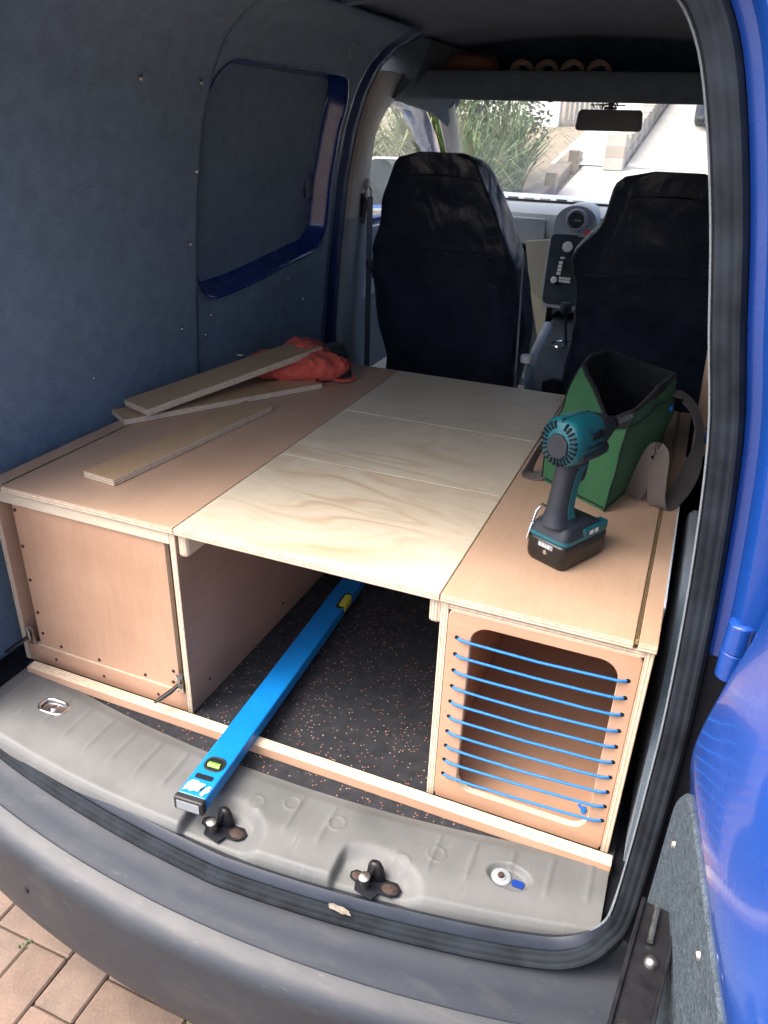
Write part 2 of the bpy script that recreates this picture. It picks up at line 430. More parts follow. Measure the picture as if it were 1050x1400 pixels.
# ------------------------------------------------------------------ ground, driveway, pavers
def m_ground():
    t = NT('soil and gravel'); n = t.noise(1.5, detail=8, rough=.7); g = t.noise(60, detail=4)
    t.base(t.mix(.5, t.ramp(n, [(.3, (.16, .12, .085)), (.7, (.26, .21, .155))]), t.ramp(g, [(.3, (.10, .08, .06)), (.7, (.30, .25, .2))])))
    t.rough(.9); t.bump(g, .5, .01); return t.m
M['ground'] = m_ground()
def m_conc(name, c):
    t = NT(name); n = t.noise(.9, detail=7, rough=.65); g = t.noise(45, detail=4)
    a = t.ramp(n, [(.25, tuple(x*.75 for x in c)), (.5, c), (.75, tuple(min(1, x*1.15) for x in c))])
    t.base(t.mix(.25, a, t.ramp(g, [(.3, tuple(x*.6 for x in c)), (.7, tuple(min(1, x*1.2) for x in c))]))); t.rough(.85); t.bump(g, .3, .004); return t.m
M['conc'] = m_conc('driveway concrete', (.40, .39, .36)); M['conc2'] = m_conc('apron concrete', (.30, .29, .27)); M['road'] = m_conc('road', (.17, .165, .16))
def m_paver(name, c):
    t = NT(name); g = t.noise(160, detail=4, rough=.7); n = t.noise(12, detail=5); oi = t.n('ObjectInfo')
    a = t.ramp(oi.outputs['Random'], [(0, tuple(x*.82 for x in c)), (.5, c), (1, (c[0]*1.0, c[1]*1.12, c[2]*1.2))])
    a = t.mix(.45, a, t.ramp(g, [(.28, tuple(x*.55 for x in c)), (.5, c), (.75, (.30, .23, .18))]))
    a = t.mix(.35, a, t.ramp(n, [(.35, (.085, .065, .05)), (.65, (.25, .175, .13))]))
    t.base(a); t.rough(.88); t.bump(g, .5, .0025); return t.m
M['paver'] = m_paver('clay paver', (.165, .116, .088))

mb = MB(); ys = [-60, -8, 3, 6, 12, 24, 40, 90]
mb.grid(lambda u, v: (-70+140*v, ys[int(round(u*7))], terrain(ys[int(round(u*7))])-.062), 7, 8)
ground = struct(mb.build('ground', 'ground'))
def sheet(name, mat, xf, ys, dz):
    mb = MB(); n = len(ys)-1
    mb.grid(lambda u, v: (xf(ys[int(round(u*n))])[0]*(1-v)+xf(ys[int(round(u*n))])[1]*v, ys[int(round(u*n))], terrain(ys[int(round(u*n))])+dz), n, 1)
    return struct(mb.build(name, mat))
sheet('driveway', 'conc', lambda y: (-1.05-.0*y, 3.4), [.7, 3, 6, 9, 13.0], 0.0)
sheet('driveway', 'conc2', lambda y: (-.38, 3.4), [13.02, 18, 24, 30], .004)
sheet('path', 'conc', lambda y: (-1.6, -.72), [13.03, 16, 20, 26], .012)
sheet('driveway_joint', 'road', lambda y: (-1.05, 3.4), [9.6, 9.64], .004)
paving = struct(MB().box((-2.4, -3.2, GZ-.06), (2.6, .68, GZ-.012)).build('paving_bed', 'ground'))
pav_v = MB().box((-.0485, -.0985, -.05), (.0485, .0985, 0)).build('paver', 'paver', paving, None, .004, seg=1)
pav_h = MB().box((-.0985, -.0485, -.05), (.0985, .0485, 0)).build('paver', 'paver', paving, None, .004, seg=1)
first = {'v': pav_v, 'h': pav_h}; usedp = set()
for gx in range(-10, 9):
    for gy in range(-7, 5):
        d = (gx-gy) % 4; x0 = .255+gx*.1; y0 = -.31+gy*.1
        if d == 0: k, cx, cy = 'h', x0+.1, y0+.05
        elif d == 3: k, cx, cy = 'v', x0+.05, y0+.1
        else: continue
        o = first[k] if k not in usedp else copy_part(first[k], paving)
        usedp.add(k)
        o.location = (cx+rnd.uniform(-.0008, .0008), cy+rnd.uniform(-.0008, .0008), GZ+rnd.uniform(-.002, .0015))
        o.rotation_euler = (rnd.uniform(-.006, .006), rnd.uniform(-.006, .006), rnd.uniform(-.006, .006))
# tufts of weed in the joints
M['weed'] = plain('weed leaves', (.06, .11, .035), .7, .3, 90)
for wx, wy, nn in ((.055, -.222, 12), (.46, -.212, 14), (.36, -.205, 7)):
    mb = MB()
    for k in range(nn):
        a = rnd.uniform(0, 6.28); l = rnd.uniform(.006, .016); b = Vector((wx+rnd.uniform(-.012, .012), wy+rnd.uniform(-.004, .004), GZ-.006)); d = Vector((math.cos(a), math.sin(a), .8)).normalized(); s = d.cross(Vector((0,0,1))).normalized()*.0035
        mb.add([b-s*.4, b+d*l*.6-s, b+d*l, b+d*l*.6+s], [(0,1,2,3)])
    tag(mb.build('weed_tuft', 'weed'), {12: 'tiny green weed in the joint by the corner of three pavers', 14: 'tiny weed under the bumper overhang in a paver joint', 7: 'small sprig of weed at a short paver joint'}[nn], 'weed', 'weeds between the pavers')
# ------------------------------------------------------------------ the van
van = thing('van', 'blue panel van seen through its open rear doors, carpet lined load bay', 'van', (.6, 1.6, GZ))
def part(mb, name, mat, parent=None, **kw): return mb.build(name, mat, parent if parent is not None else van, **kw)
# level of the van's inner side wall: X as a function of height
WX = [(-.1, -.095), (.35, -.095), (.6, -.078), (.85, -.05), (1.0, -.02), (1.1, .015), (1.17, .055), (1.22, .11), (1.26, .20)]
def wx(z): return lerp(WX, z)
XC = .60
def side_x(z, side): return wx(z) if side < 0 else 2*XC-wx(z)+.02
# floor
part(MB().box((-.28, -.10, -.14), (1.50, 3.1, -.008)), 'load_floor', 'blacksheet')
part(MB().box((-.20, -.14, -.30), (1.40, 3.2, -.145)), 'underbody', 'blacksheet')
# left wall with its window recess
RY0, RY1, RZ0, RZ1, RR = .745, 1.47, .585, 1.135, .10
def rdepth(y, z):
    zz = z-.05*sm(.9, 1.5, y)                        # lower edge climbs towards the cab
    dx = max(RY0+RR-y, 0, y-(RY1-RR)); dz = max(RZ0+RR-zz, 0, zz-(RZ1-RR))
    inside = RR-math.hypot(dx, dz)
    e = min(y-RY0, RY1-y, zz-RZ0, RZ1-zz)
    d = inside if (dx > 0 and dz > 0) else e
    return d

def wall_pt(y, z, dep=0.0): return (wx(z)-dep+(.005*math.sin(y*3.1+z*2)+.003*mnoise.noise(Vector((y*4, z*4, 0)))), y, z)
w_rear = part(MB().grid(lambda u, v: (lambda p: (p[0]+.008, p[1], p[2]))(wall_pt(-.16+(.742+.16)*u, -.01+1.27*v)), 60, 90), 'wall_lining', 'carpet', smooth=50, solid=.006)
YA, YB, ZA, ZB = .735, 1.50, -.01, 1.262
def rec(i, n, inset, far=None):
    far = inset if far is None else far
    """point i of the recess outline, lower edge climbing towards the cab"""
    pts = rrect(RY0+inset*.12, RY1-far*.8, RZ0+far, RZ1-inset*.12, max(.02, RR-inset), 10)
    out = []
    for k, (y, z) in enumerate(pts):
        nxt = pts[(k+1) % len(pts)]; m = 8 if math.hypot(nxt[0]-y, nxt[1]-z) > .08 else 1
        for j in range(m):
            yy = y+(nxt[0]-y)*j/m; zz = z+(nxt[1]-z)*j/m
            low = 1-sm(RZ0, RZ0+.3, zz); out.append((yy, zz+.055*low*sm(.85, 1.5, yy)))
    return out
IN = rec(0, 0, 0); OUTR = ring_outer(IN, YA, YB, ZA, ZB)
rings = [[wall_pt(a+(c-a)*f, b+(d-b)*f) for (a, b), (c, d) in zip(OUTR, IN)] for f in [k/10 for k in range(11)]]
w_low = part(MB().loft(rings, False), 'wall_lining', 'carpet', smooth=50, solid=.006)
rings = []
for ins, dep in ((-.001, -.005), (.003, -.005), (.008, 0), (.014, .012), (.024, .036), (.034, .050), (.044, .055)):
    q = rec(0, 0, ins); rings.append([wall_pt(y, z, dep) for y, z in q])
w_met = part(MB().loft(rings, False), 'window_recess', 'blue_in', smooth=60, solid=.003)
q = rec(0, 0, .040); cy_ = sum(p[0] for p in q)/len(q); cz_ = sum(p[1] for p in q)/len(q)
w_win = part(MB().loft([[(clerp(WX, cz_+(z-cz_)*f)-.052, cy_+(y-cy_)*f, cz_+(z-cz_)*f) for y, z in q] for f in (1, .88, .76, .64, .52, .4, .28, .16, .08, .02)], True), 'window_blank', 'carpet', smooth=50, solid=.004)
def post_prof(z): return [(wx(z)-.03, 1.49, z), (wx(z)-.004, 1.495, z), (wx(z)-.002, 1.53, z), (wx(z)-.022, 1.54, z), (wx(z)-.022, 1.57, z), (wx(z)-.006, 1.585, z), (wx(z)-.004, 1.61, z), (wx(z)-.010, 1.64, z), (wx(z)-.04, 1.65, z)]
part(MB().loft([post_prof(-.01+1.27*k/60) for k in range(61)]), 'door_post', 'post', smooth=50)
# outer skin keeps the daylight out
part(MB().box((-.27, -.13, -.30), (-.19, 1.70, .75)), 'side_panel', 'blue')
mb = MB(); mb.loft([[(-.22, y, .74), (-.17, y, .74), (-.06, y, 1.24), (.10, y, 1.36), (-.02, y, 1.38), (-.13, y, 1.26)] for y in (-.10, 1.70)]); part(mb, 'side_panel', 'blue')
# fastening screws in the lining
SCREW = MB().lathe([(.0001, .0022), (.0035, .0018), (.0048, 0), (.0048, -.002)], 10)
sc0 = None
def screw_at(parent, p, nrm, src='steel', s=1.0):
    global sc0
    q = Vector(nrm).to_track_quat('Z', 'Y')
    o = SCREW.build('screw', src, parent, smooth=40, world=False) if sc0 is None else sc0.copy()
    if sc0 is None: sc0 = o; sc0m = o.data
    else:
        col.objects.link(o); o.parent = parent
        if src != 'steel':
            o.data = screw_data(src)
    o.matrix_parent_inverse = Matrix.Identity(4)
    base = Vector(p)
    root = parent
    while root.parent is not None: root = root.parent
    if parent.parent is None or True:
        off = root.location if root.type == 'EMPTY' else Vector((0, 0, 0))
        if parent.type == 'EMPTY': base = base-off
    o.location = base; o.rotation_mode = 'QUATERNION'; o.rotation_quaternion = q; o.scale = (s, s, s)
    return o
_sd = {}
def screw_data(m):
    if m not in _sd:
        d = sc0.data.copy(); d.materials.clear(); d.materials.append(M[m]); _sd[m] = d
    return _sd[m]
for (y, z, par) in ((.702, .739, w_rear), (.667, .54, w_rear), (.488, 1.076, w_rear), (.346, .50, w_rear), (.715, .90, w_rear), (.69, 1.08, w_rear),
                    (.806, .548, w_low), (.78, .50, w_low), (1.009, .565, w_low), (1.225, .58, w_low), (1.33, .50, w_low)):
    screw_at(par, (wx(z)+.008+(.008 if par is w_rear else 0), y, z), (1, 0, .1), s=1.15)
for (y, z) in ((1.34, .70), (1.33, 1.0)): screw_at(w_win, (wx(z)-.062+.003, y, z), (1, 0, .1))
# tie ring high on the wall
mb = MB(); mb.tube([(wx(1.2)+.03+.0*k, 1.27+.022*math.cos(k*2*math.pi/20), 1.185+.02*math.sin(k*2*math.pi/20)) for k in range(21)], .003, 8, False)
part(mb, 'cable_grommet', 'greytrim', smooth=60)
# detail on the recess' forward jamb
part(MB().box((wx(.9)-.060, 1.385, .80), (wx(.9)-.046, 1.425, .95)), 'catch_plate', 'post', bevel=.004)
# right wall (mostly behind the rear pillar) and wheel arch
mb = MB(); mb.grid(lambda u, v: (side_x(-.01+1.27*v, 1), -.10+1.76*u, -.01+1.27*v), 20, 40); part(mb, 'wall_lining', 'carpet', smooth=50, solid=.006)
part(MB().box((1.42, -.13, -.30), (1.50, 3.1, .78)), 'side_panel', 'blue')
mb = MB(); mb.loft([[(1.45, y, .74), (1.36, y, .74), (1.28, y, 1.24), (1.10, y, 1.36), (1.22, y, 1.38), (1.36, y, 1.26)] for y in (-.10, 1.70)]); part(mb, 'side_panel', 'blue')
rings = []
for k in range(15):
    a = math.pi*k/14; cy = .33-.36*math.cos(a); cz = .03+.40*math.sin(a)
    rings.append([(1.172, cy, cz*.98), (1.18, cy, cz), (1.33, cy, cz), (1.33, .33, .0), (1.172, .33, .0)])
part(MB().loft(rings, False), 'wheel_arch', 'carpet_dk', smooth=50)
# roof
RX = [(.02, 1.22), (.08, 1.255), (.20, 1.285), (.4, 1.30), (.6, 1.305), (.8, 1.30), (1.0, 1.285), (1.12, 1.255), (1.2, 1.21)]
mb = MB(); mb.grid(lambda u, v: (.02+1.18*v, -.12+2.55*u, lerp(RX, .02+1.18*v)), 24, 24); part(mb, 'headlining', 'headliner', smooth=60)
mb = MB(); mb.grid(lambda u, v: (-.03+1.28*v, -.14+2.55*u, lerp(RX, .02+1.18*v)+.06), 24, 24); part(mb, 'roof', 'blue', smooth=60)
for yb in (.35, 1.05):
    mb = MB(); mb.loft([[(x, yb-.03, lerp(RX, x)-.001), (x, yb-.02, lerp(RX, x)-.022), (x, yb+.02, lerp(RX, x)-.022), (x, yb+.03, lerp(RX, x)-.001)] for x in [.06+1.08*k/20 for k in range(21)]]); part(mb, 'roof_bow', 'headliner', smooth=40)
# rear opening: path of its edge (right half), with outward direction
def sill_y(x): return -.236+.2*(x-.5)**2
half = [(.60, -.012), (.70, -.012), (.80, -.012), (.90, -.012), (1.0, -.012), (1.06, -.010), (1.105, -.004), (1.138, .016), (1.157, .05), (1.165, .10), (1.168, .20), (1.169, .32), (1.168, .44), (1.160, .60), (1.146, .75), (1.126, .85), (1.107, .945), (1.085, 1.03), (1.066, 1.080), (1.04, 1.112), (1.0, 1.124), (.9, 1.130), (.75, 1.133), (.60, 1.134)]
def densify(pts, n=4):
    out = []
    for i in range(len(pts)-1):
        a, b, c, d = [Vector(pts[max(0, min(len(pts)-1, j))]) for j in (i-1, i, i+1, i+2)]
        for k in range(n):
            t = k/n; q = .5*((2*b)+(c-a)*t+(2*a-5*b+4*c-d)*t*t+(3*b-a-3*c+d)*t**3); out.append((q.x, q.y))
    out.append(tuple(pts[-1])); return out
half = densify(half)
def side_y(z): return -.175+.02*sm(.8, 1.1, z)
path = []
for k, (x, z) in enumerate(half):
    a = half[max(k-1, 0)]; b = half[min(k+1, len(half)-1)]
    t = Vector((b[0]-a[0], 0, b[1]-a[1])).normalized(); n2 = Vector((t.z, 0, -t.x))
    low = 1-sm(-.012, .10, z)
    y = (sill_y(x)-.006)*low+side_y(z)*(1-low)
    N = (n2*(1-.0*low)+Vector((0, -.9*low-.15, 0))).normalized()
    path.append((Vector((x, y, z)), N))
def ring_sweep(prof, mirror, i0=0, i1=None, dense=1):
    pts = path[i0:i1]
    rings = []
    for k, (p, N) in enumerate(pts):
        a = pts[max(k-1, 0)][0]; b = pts[min(k+1, len(pts)-1)][0]; T = (b-a).normalized(); B = T.cross(N).normalized()
        if B.y > 0: B = -B                       # B points out of the van
        r = [p+N*u+B*w for u, w in prof]
        if mirror: r = [Vector((.6-(q.x-.6)*1.06, q.y, q.z)) for q in r]
        rings.append(r)
    return rings
seal_prof = [(.000, -.02), (.0005, .002), (.002, .006), (.005, .0070), (.0075, .0058), (.0095, .0058), (.0115, .0075), (.0145, .0075), (.0165, .006), (.0185, .006), (.0205, .0075), (.0235, .0068), (.0265, .001), (.026, -.02)]
seal_low = cutk = [k for k, (p, N) in enumerate(path) if p.z > .0][0]
def seal_ring(mir):
    rs = []
    for k, r in enumerate(ring_sweep(seal_prof, mir)):
        p, N = path[k]; sh = .014*(1-sm(-.012, .06, p.z)); N2 = Vector((-N.x if mir else N.x, N.y, N.z)); rs.append([q+N2*sh for q in r])
    return rs
band = [(-.004, -.02), (-.002, .002), (.004, .003), (.016, .001), (.017, -.02)]
for mir in (False, True): part(MB().loft(ring_sweep(band, mir, 0, 36)), 'sill_band', 'darkband', smooth=40)
mb = MB(); mb.loft(seal_ring(False)); mb.loft(seal_ring(True)); part(mb, 'door_seal', 'seal', smooth=45)
# carpet edge inside the pillars and the painted flange outside them
cp = [(.0005, -.018), (-.0015, .001), (-.004, -.004), (-.005, -.05), (.02, -.06)]
cut = [k for k, (p, N) in enumerate(path) if p.z > .03][0]
for mir in (False, True): part(MB().loft(ring_sweep(cp, mir, cut-1)), 'pillar_lining', 'carpet_dk', smooth=40)
fl = [(.027, -.012), (.040, -.010), (.046, .012), (.052, .020), (.10, .016), (.16, -.02), (.16, -.07), (.02, -.06)]
mid = [k for k, (p, N) in enumerate(path) if p.z > .5][0]
for mir in (False, True): part(MB().loft(ring_sweep(fl, mir, mid)), 'rear_pillar', 'blue', smooth=35)
fb = [(.027, -.012), (.06, -.016), (.12, -.03), (.24, -.04), (.24, -.09), (.02, -.07)]
for mir in (False, True): part(MB().loft(ring_sweep(fb, mir, 32, mid+1)), 'pillar_foot', 'blacksheet', smooth=35)
hd = [(-.005, -.03), (-.004, -.004), (.03, -.018), (.19, -.03), (.2, -.2), (.16, -.3)]
for mir in (False, True): part(MB().loft(ring_sweep([(-.004, -.022), (-.008, -.05), (-.008, -.16), (.10, -.16), (.10, -.03)], mir, len(path)-22)), 'roof_header', 'headliner', smooth=40)
# sill trim: a height field with striker pockets, ribs and bosses
L1, L2, BT, LP = (.566, -.193), (.828, -.187), (1.006, -.108), (.134, -.097)
def sill_in(x): return -.078+.20*(x-.58)**2
def sill_h(x, y, v):
    z = .004+.004*sm(0, .15, v)-.012*sm(.90, 1.0, v)**2
    z -= .006*sm(.55, .95, v)
    rib = max(0, math.cos((x-.03)*2*math.pi/.058))**10
    z += .0018*rib*sm(.10, .2, v)*(1-sm(.55, .72, v))*(0 if min(abs(x-L1[0]), abs(x-L2[0])) < .07 else 1)
    for lx, ly in (L1, L2):
        dx = x-lx; w = .052+.02*sm(ly-.03, ly+.07, y)*0
        top = ly+.058
        in_ = sm(-.062, -.052, dx)*(1-sm(.045, .085, dx))*(1-sm(top-.03, top, y+dx*dx*6))
        z -= .019*in_*sm(-.02, .06, top-y)
    dx, dy = x-BT[0]-.012, y-BT[1]
    z -= .010*(1-sm(.7, 1.0, math.hypot(dx/.036, dy/.023)))
    dx, dy = x-LP[0], y-LP[1]
    z -= .008*(1-sm(.7, 1.0, math.hypot(dx/.034, dy/.020)))
    for bx, by in ((.655, -.118), (.905, -.115), (.86, -.15), (.74, -.125), (.60, -.14)):
        d = math.hypot(x-bx, y-by); z += .0013*sm(.0105, .0125, d)*(1-sm(.0135, .0155, d))
    z += .0008*mnoise.noise(Vector((x*14, y*14, 0)))
    return z
def sill_pt(u, v):
    x = .0+1.156*u; yi = sill_in(x); yo = sill_y(x)+.004
    y = yi+(yo-yi)*v
    return (x, y, sill_h(x, y, v) if v < .999 else sill_h(x, y, .99)-.016)
sill = part(MB().grid(sill_pt, 420, 64), 'sill_trim', 'sill', smooth=50)
def sub(mb, name, mat, parent, **kw):
    o = mb.build(name, mat, None, **kw); o.parent = parent
    r = parent
    return o
van_inv = Matrix.Translation(-Vector(van.location))
# door strikers
for lx, ly in (L1, L2):
    z0 = sill_h(lx, ly, .7)+.0015
    la = sub(MB().prism([(lx+u, ly+v) for u, v in ((-.020,-.022),(.010,-.028),(.016,-.014),(.034,-.013),(.044,-.006),(.046,.004),(.036,.013),(.016,.012),(.012,.024),(-.010,.024),(-.014,.010),(-.030,.011),(-.037,.004),(-.035,-.005),(-.024,-.009))], z0-.002, z0+.0010), 'striker', 'blacksheet', van, bevel=.001); la.matrix_parent_inverse = van_inv
    for cx2, cy2, rx2 in ((lx-.024, ly+.001, .010), (lx+.029, ly-.001, .013)):
        mb = MB(); mb.lathe([(.0001, .0042), (rx2*.3, .004), (rx2*.75, .0028), (rx2, .0005)], 16, Matrix.Translation((cx2, cy2, z0+.0006)) @ Matrix.Diagonal((1, .72, 1, 1))); sub(mb, 'mounting_lobe', 'rust', la, smooth=40)
    mb = MB(); mb.loft([[(lx+cx3+w*math.cos(2*math.pi*q/16), ly+.010+yy+d*math.sin(2*math.pi*q/16), z0+hh) for q in range(16)] for cx3, yy, w, d, hh in ((.002, 0, .016, .009, 0), (.002, .0, .0145, .008, .012), (.001, .001, .0125, .0075, .022), (.0, .002, .0095, .0065, .028), (.0, .002, .0045, .003, .031))])
    mb.tube([(lx-.004, ly+.0, z0+.004), (lx-.002, ly+.002, z0+.018), (lx+.001, ly+.008, z0+.027)], [.004, .0035, .003], 8); sub(mb, 'striker_bracket', 'blacksteel', la, smooth=50)
    mb = MB(); mb.lathe([(.0065, 0), (.0065, .021), (.0085, .022), (.0085, .027), (.006, .0285)], 16, Matrix.Translation((lx-.007, ly-.010, z0)) @ Matrix.Rotation(.18, 4, 'X')); sub(mb, 'pin', 'wornsteel', la, smooth=40)
# lashing ring and bolt
z0 = sill_h(LP[0], LP[1], .5)+.001
mb = MB(); mb.prism([(LP[0]+.024*math.cos(a*.2618), LP[1]+.014*math.sin(a*.2618)) for a in range(24)], z0-.003, z0+.002); lr = sub(mb, 'lashing_plate', 'steel', van, bevel=.001); lr.matrix_parent_inverse = van_inv
mb = MB(); mb.tube([(LP[0]+.0285*math.copysign(abs(math.cos(a*.2618))**.6, math.cos(a*.2618)), LP[1]+.017*math.copysign(abs(math.sin(a*.2618))**.6, math.sin(a*.2618)), z0+.006) for a in range(25)], .0032, 8, False); sub(mb, 'lashing_ring', 'chrome', lr, smooth=60)
mb = MB(); mb.lathe([(.0001, .006), (.006, .006), (.008, .004), (.008, .002)], 12, Matrix.Translation((LP[0], LP[1], z0))); sub(mb, 'bolt', 'steel', lr, smooth=40)
z0 = sill_h(BT[0], BT[1], .5)+.001
mb = MB(); mb.lathe([(.004, .0045), (.0075, .0045), (.0085, .003), (.0125, .003), (.0150, .0018), (.0155, 0)], 20, Matrix.Translation((BT[0], BT[1], z0))); bo = sub(mb, 'sill_bolt', 'greytrim', van, smooth=30); bo.matrix_parent_inverse = van_inv
mb = MB(); mb.lathe([(.0001, .007), (.0048, .007), (.0055, .005), (.0055, .003)], 8, Matrix.Translation((BT[0], BT[1], z0))); sub(mb, 'bolt_head', 'rust', bo, smooth=30)
mb = MB(); mb.prism(rrect(BT[0]+.017, BT[0]+.036, BT[1]-.008, BT[1]+.004, .004, 3), z0-.004, z0+.0015); sub(mb, 'slot', 'blue_in', bo)
# bumper
def bump_y(x): return -.337+.22*(x-.60)**2+9.0*max(0, abs(x-.60)-.62)**2.2
def bump_ring(x):
    y = bump_y(x); 
    return [(x, y+.19, -.040), (x, y+.100, -.044), (x, y+.080, -.056), (x, y+.062, -.080), (x, y+.050, -.097), (x, y+.0435, -.1025), (x, y+.0425, -.1040), (x, y+.0405, -.1025), (x, y+.022, -.108), (x, y+.008, -.118), (x, y+.001, -.132), (x, y, -.145), (x, y+.002, -.20), (x, y+.006, -.28), (x, y+.016, -.34), (x, y+.04, -.38), (x, y+.19, -.38)]
bx = [-.27+1.74*k/80 for k in range(81)]
bumper = part(MB().loft([bump_ring(x) for x in bx]), 'bumper', 'bumper', smooth=38)
mb = MB(); px_, pz_ = .215, -.215
mb.lathe([(.0001, .003), (.007, .003), (.0095, .002), (.0095, -.004)], 18, Matrix.Translation((px_, bump_y(px_)+.0025, pz_)) @ Matrix.Rotation(R(90), 4, 'X') @ Matrix.Rotation(-.17, 4, 'Y')); sub(mb, 'parking_sensor', 'blackplastic', bumper, smooth=40)
part(MB().box((-.15, -.16, -.36), (1.35, -.11, -.06)), 'rear_panel', 'blacksheet')
M['dirtfoam'] = plain('exposed foam', (.20, .18, .14), .9, .4, 150, .5, 400)
# torn patch in the sill seal
mb = MB(); tp = [(-.022, .002), (-.015, .0052), (-.006, .0045), (.0, .0056), (.011, .0025), (.017, -.003), (.008, -.0035), (.004, -.0055), (-.010, -.0035), (-.018, -.004)]
px0, py0 = .805, sill_y(.805)-.029
mb.loft([[(px0+u, py0+v, -.0135+.02*v+h) for u, v in tp] for h in (0, .0022)]); part(mb, 'seal_patch', 'dirtfoam', bevel=.001)
# open right-hand rear door
HX, HY, HA = 1.210, -.222, R(8)
dv = Vector((math.sin(HA), -math.cos(HA), 0)); nv = Vector((-math.cos(HA), -math.sin(HA), 0))    # along the door, towards the inside
DP = [(-.12, .004), (-.06, .010), (.0, .012), (.39, .012), (.455, .021), (.54, .010), (.62, -.006), (.70, -.012), (.80, -.018), (1.0, -.05), (1.1, -.075)]
def door_pt(s, z, t): return Vector((HX, HY, 0))+dv*s+nv*t+Vector((0, 0, z))
zs = [-.12+1.22*k/150 for k in range(151)]
ss = [0, .003, .006, .010, .015, .020, .025, .03, .08, .15, .25, .35, .45, .55, .62]
rings = []
for s_ in ss:
    rr = []
    for z in zs:
        edge = -.014*(1-sm(0, .03, s_))
        rr.append(door_pt(s_, z, clerp(DP, z)+edge))
    for z in zs[::-1]: rr.append(door_pt(s_, z, clerp(DP, z)-.07))
    rings.append(rr)
rdoor = part(MB().loft(rings), 'rear_door', 'blue', smooth=50)
# carpet panel on its lower half
mb = MB(); oc = []
for u, v in rrect(.010, .60, -.09, .425, .07, 8): oc.append((u, v))
f = [door_pt(u, v, .0145) for u, v in oc]; g = [door_pt(u, v, .0195) for u, v in [(.308+(u-.308)*.99, .131+(v-.131)*.985) for u, v in oc]]
mb.loft([f, g]); dcp = sub(mb, 'door_carpet', 'carpet_door', rdoor, smooth=30)
q = nv.to_track_quat('Z', 'Y')
for u, v in ((.05, .35), (.20, .39), (.33, .39), (.17, .22), (.30, .18), (.10, .14)):
    mb = MB(); mb.lathe([(.0001, .003), (.004, .0025), (.0055, 0)], 10, Matrix.Translation(door_pt(u, v, .0195)) @ q.to_matrix().to_4x4()); sub(mb, 'screw', 'steel', rdoor, smooth=40)
# hinge
mb = MB(); mb.lathe([(.010, -.034), (.0130, -.032), (.0135, -.001), (.0122, 0), (.0135, .001), (.0130, .032), (.010, .034)], 20, Matrix.Translation((1.2125, -.196, .550))); mb.box((1.209, -.194, .525), (1.26, -.17, .575)); sub(mb, 'hinge', 'blue', rdoor, smooth=40, bevel=.002)
# check arm (black channel) standing out between pillar and door
mb = MB(); A = Vector((1.196, -.318, .305)); B_ = Vector((1.160, -.62, .290)); dd = (B_-A).normalized(); sx_ = Vector((1, 0, 0)); sx_ = (sx_-dd*sx_.dot(dd)).normalized(); uz = dd.cross(sx_)
if uz.z < 0: uz = -uz
ch = [(-.019, -.018), (-.019, .004), (-.015, .004), (-.015, -.001), (.015, -.001), (.015, .004), (.019, .004), (.019, -.018)]
mb.loft([[A+dd*t+sx_*u+uz*w for u, w in ch] for t in (0, .05, .1, .2, .297)]); carm = sub(mb, 'check_arm', 'blacksteel', rdoor, bevel=.001)
mb = MB(); mb.tube([A+dd*.004+uz*.004-sx_*.003, A+dd*.045+uz*.004-sx_*.002], .0032, 8); sub(mb, 'slide_pin', 'steel', rdoor, smooth=40)
for t_, u_ in ((.062, .004), (.135, -.004)):
    qq = uz.to_track_quat('Z', 'Y').to_matrix().to_4x4()
    mb = MB(); mb.lathe([(.0001, .006), (.004, .0055), (.0065, .003), (.0075, 0)], 14, Matrix.Translation(A+dd*t_+sx_*u_+uz*-.001) @ qq); sub(mb, 'rivet', 'wornsteel', rdoor, smooth=40)
rdoor_children = [o for o in rdoor.children]
# ------------------------------------------------------------------ cab
# B-post trim, upper cream and lower grey
def btrim(z0, z1, yl, yr, mat, name, push):
    rings = []
    for k in range(13):
        z = z0+(z1-z0)*k/12; x = wx(z)+push
        a = lerp(yl, z); b = lerp(yr, z)
        rings.append([(x-.05, a, z), (x-.005, a+.004, z), (x+.004, a+.02, z), (x+.004, b-.02, z), (x-.005, b-.003, z), (x-.05, b, z)])
    return part(MB().loft(rings), name, mat, smooth=50)
btrim(.72, 1.165, [(.72, 1.635), (1.16, 1.635)], [(.72, 1.80), (.85, 1.775), (1.0, 1.755), (1.07, 1.80), (1.165, 1.95)], 'cream', 'pillar_trim', .012)
btrim(.0, .722, [(0, 1.635), (.72, 1.635)], [(0, 1.80), (.72, 1.82)], 'greytrim', 'pillar_trim', .018)
# seat belt with its guide
gz = .80; gx = wx(gz)+.020; gy = 1.725
mb = MB(); mb.tube([(gx+.012, gy+.022*math.cos(a*.31416), gz+.020*math.sin(a*.31416)) for a in range(21)], .0045, 8, False); mb.lathe([(.0001, .016), (.013, .014), (.017, .006), (.017, 0)], 16, Matrix.Translation((gx, gy, gz+.028)) @ Matrix.Rotation(R(90), 4, 'Y')); 
belt = part(mb, 'belt_guide', 'cream', smooth=50)
def strap(pts, w, th, name, mat, parent, wdir=Vector((0, 1, 0))):
    mb = MB(); rings = []; pts = [Vector(p) for p in pts]
    for i, p in enumerate(pts):
        t = (pts[min(i+1, len(pts)-1)]-pts[max(i-1, 0)]).normalized()
        wd = wdir[i] if isinstance(wdir, list) else wdir
        a = (wd-t*wd.dot(t)).normalized(); n = t.cross(a)
        rings.append([p+a*w/2+n*th/2, p-a*w/2+n*th/2, p-a*w/2-n*th/2, p+a*w/2-n*th/2])
    mb.loft(rings)
    return mb
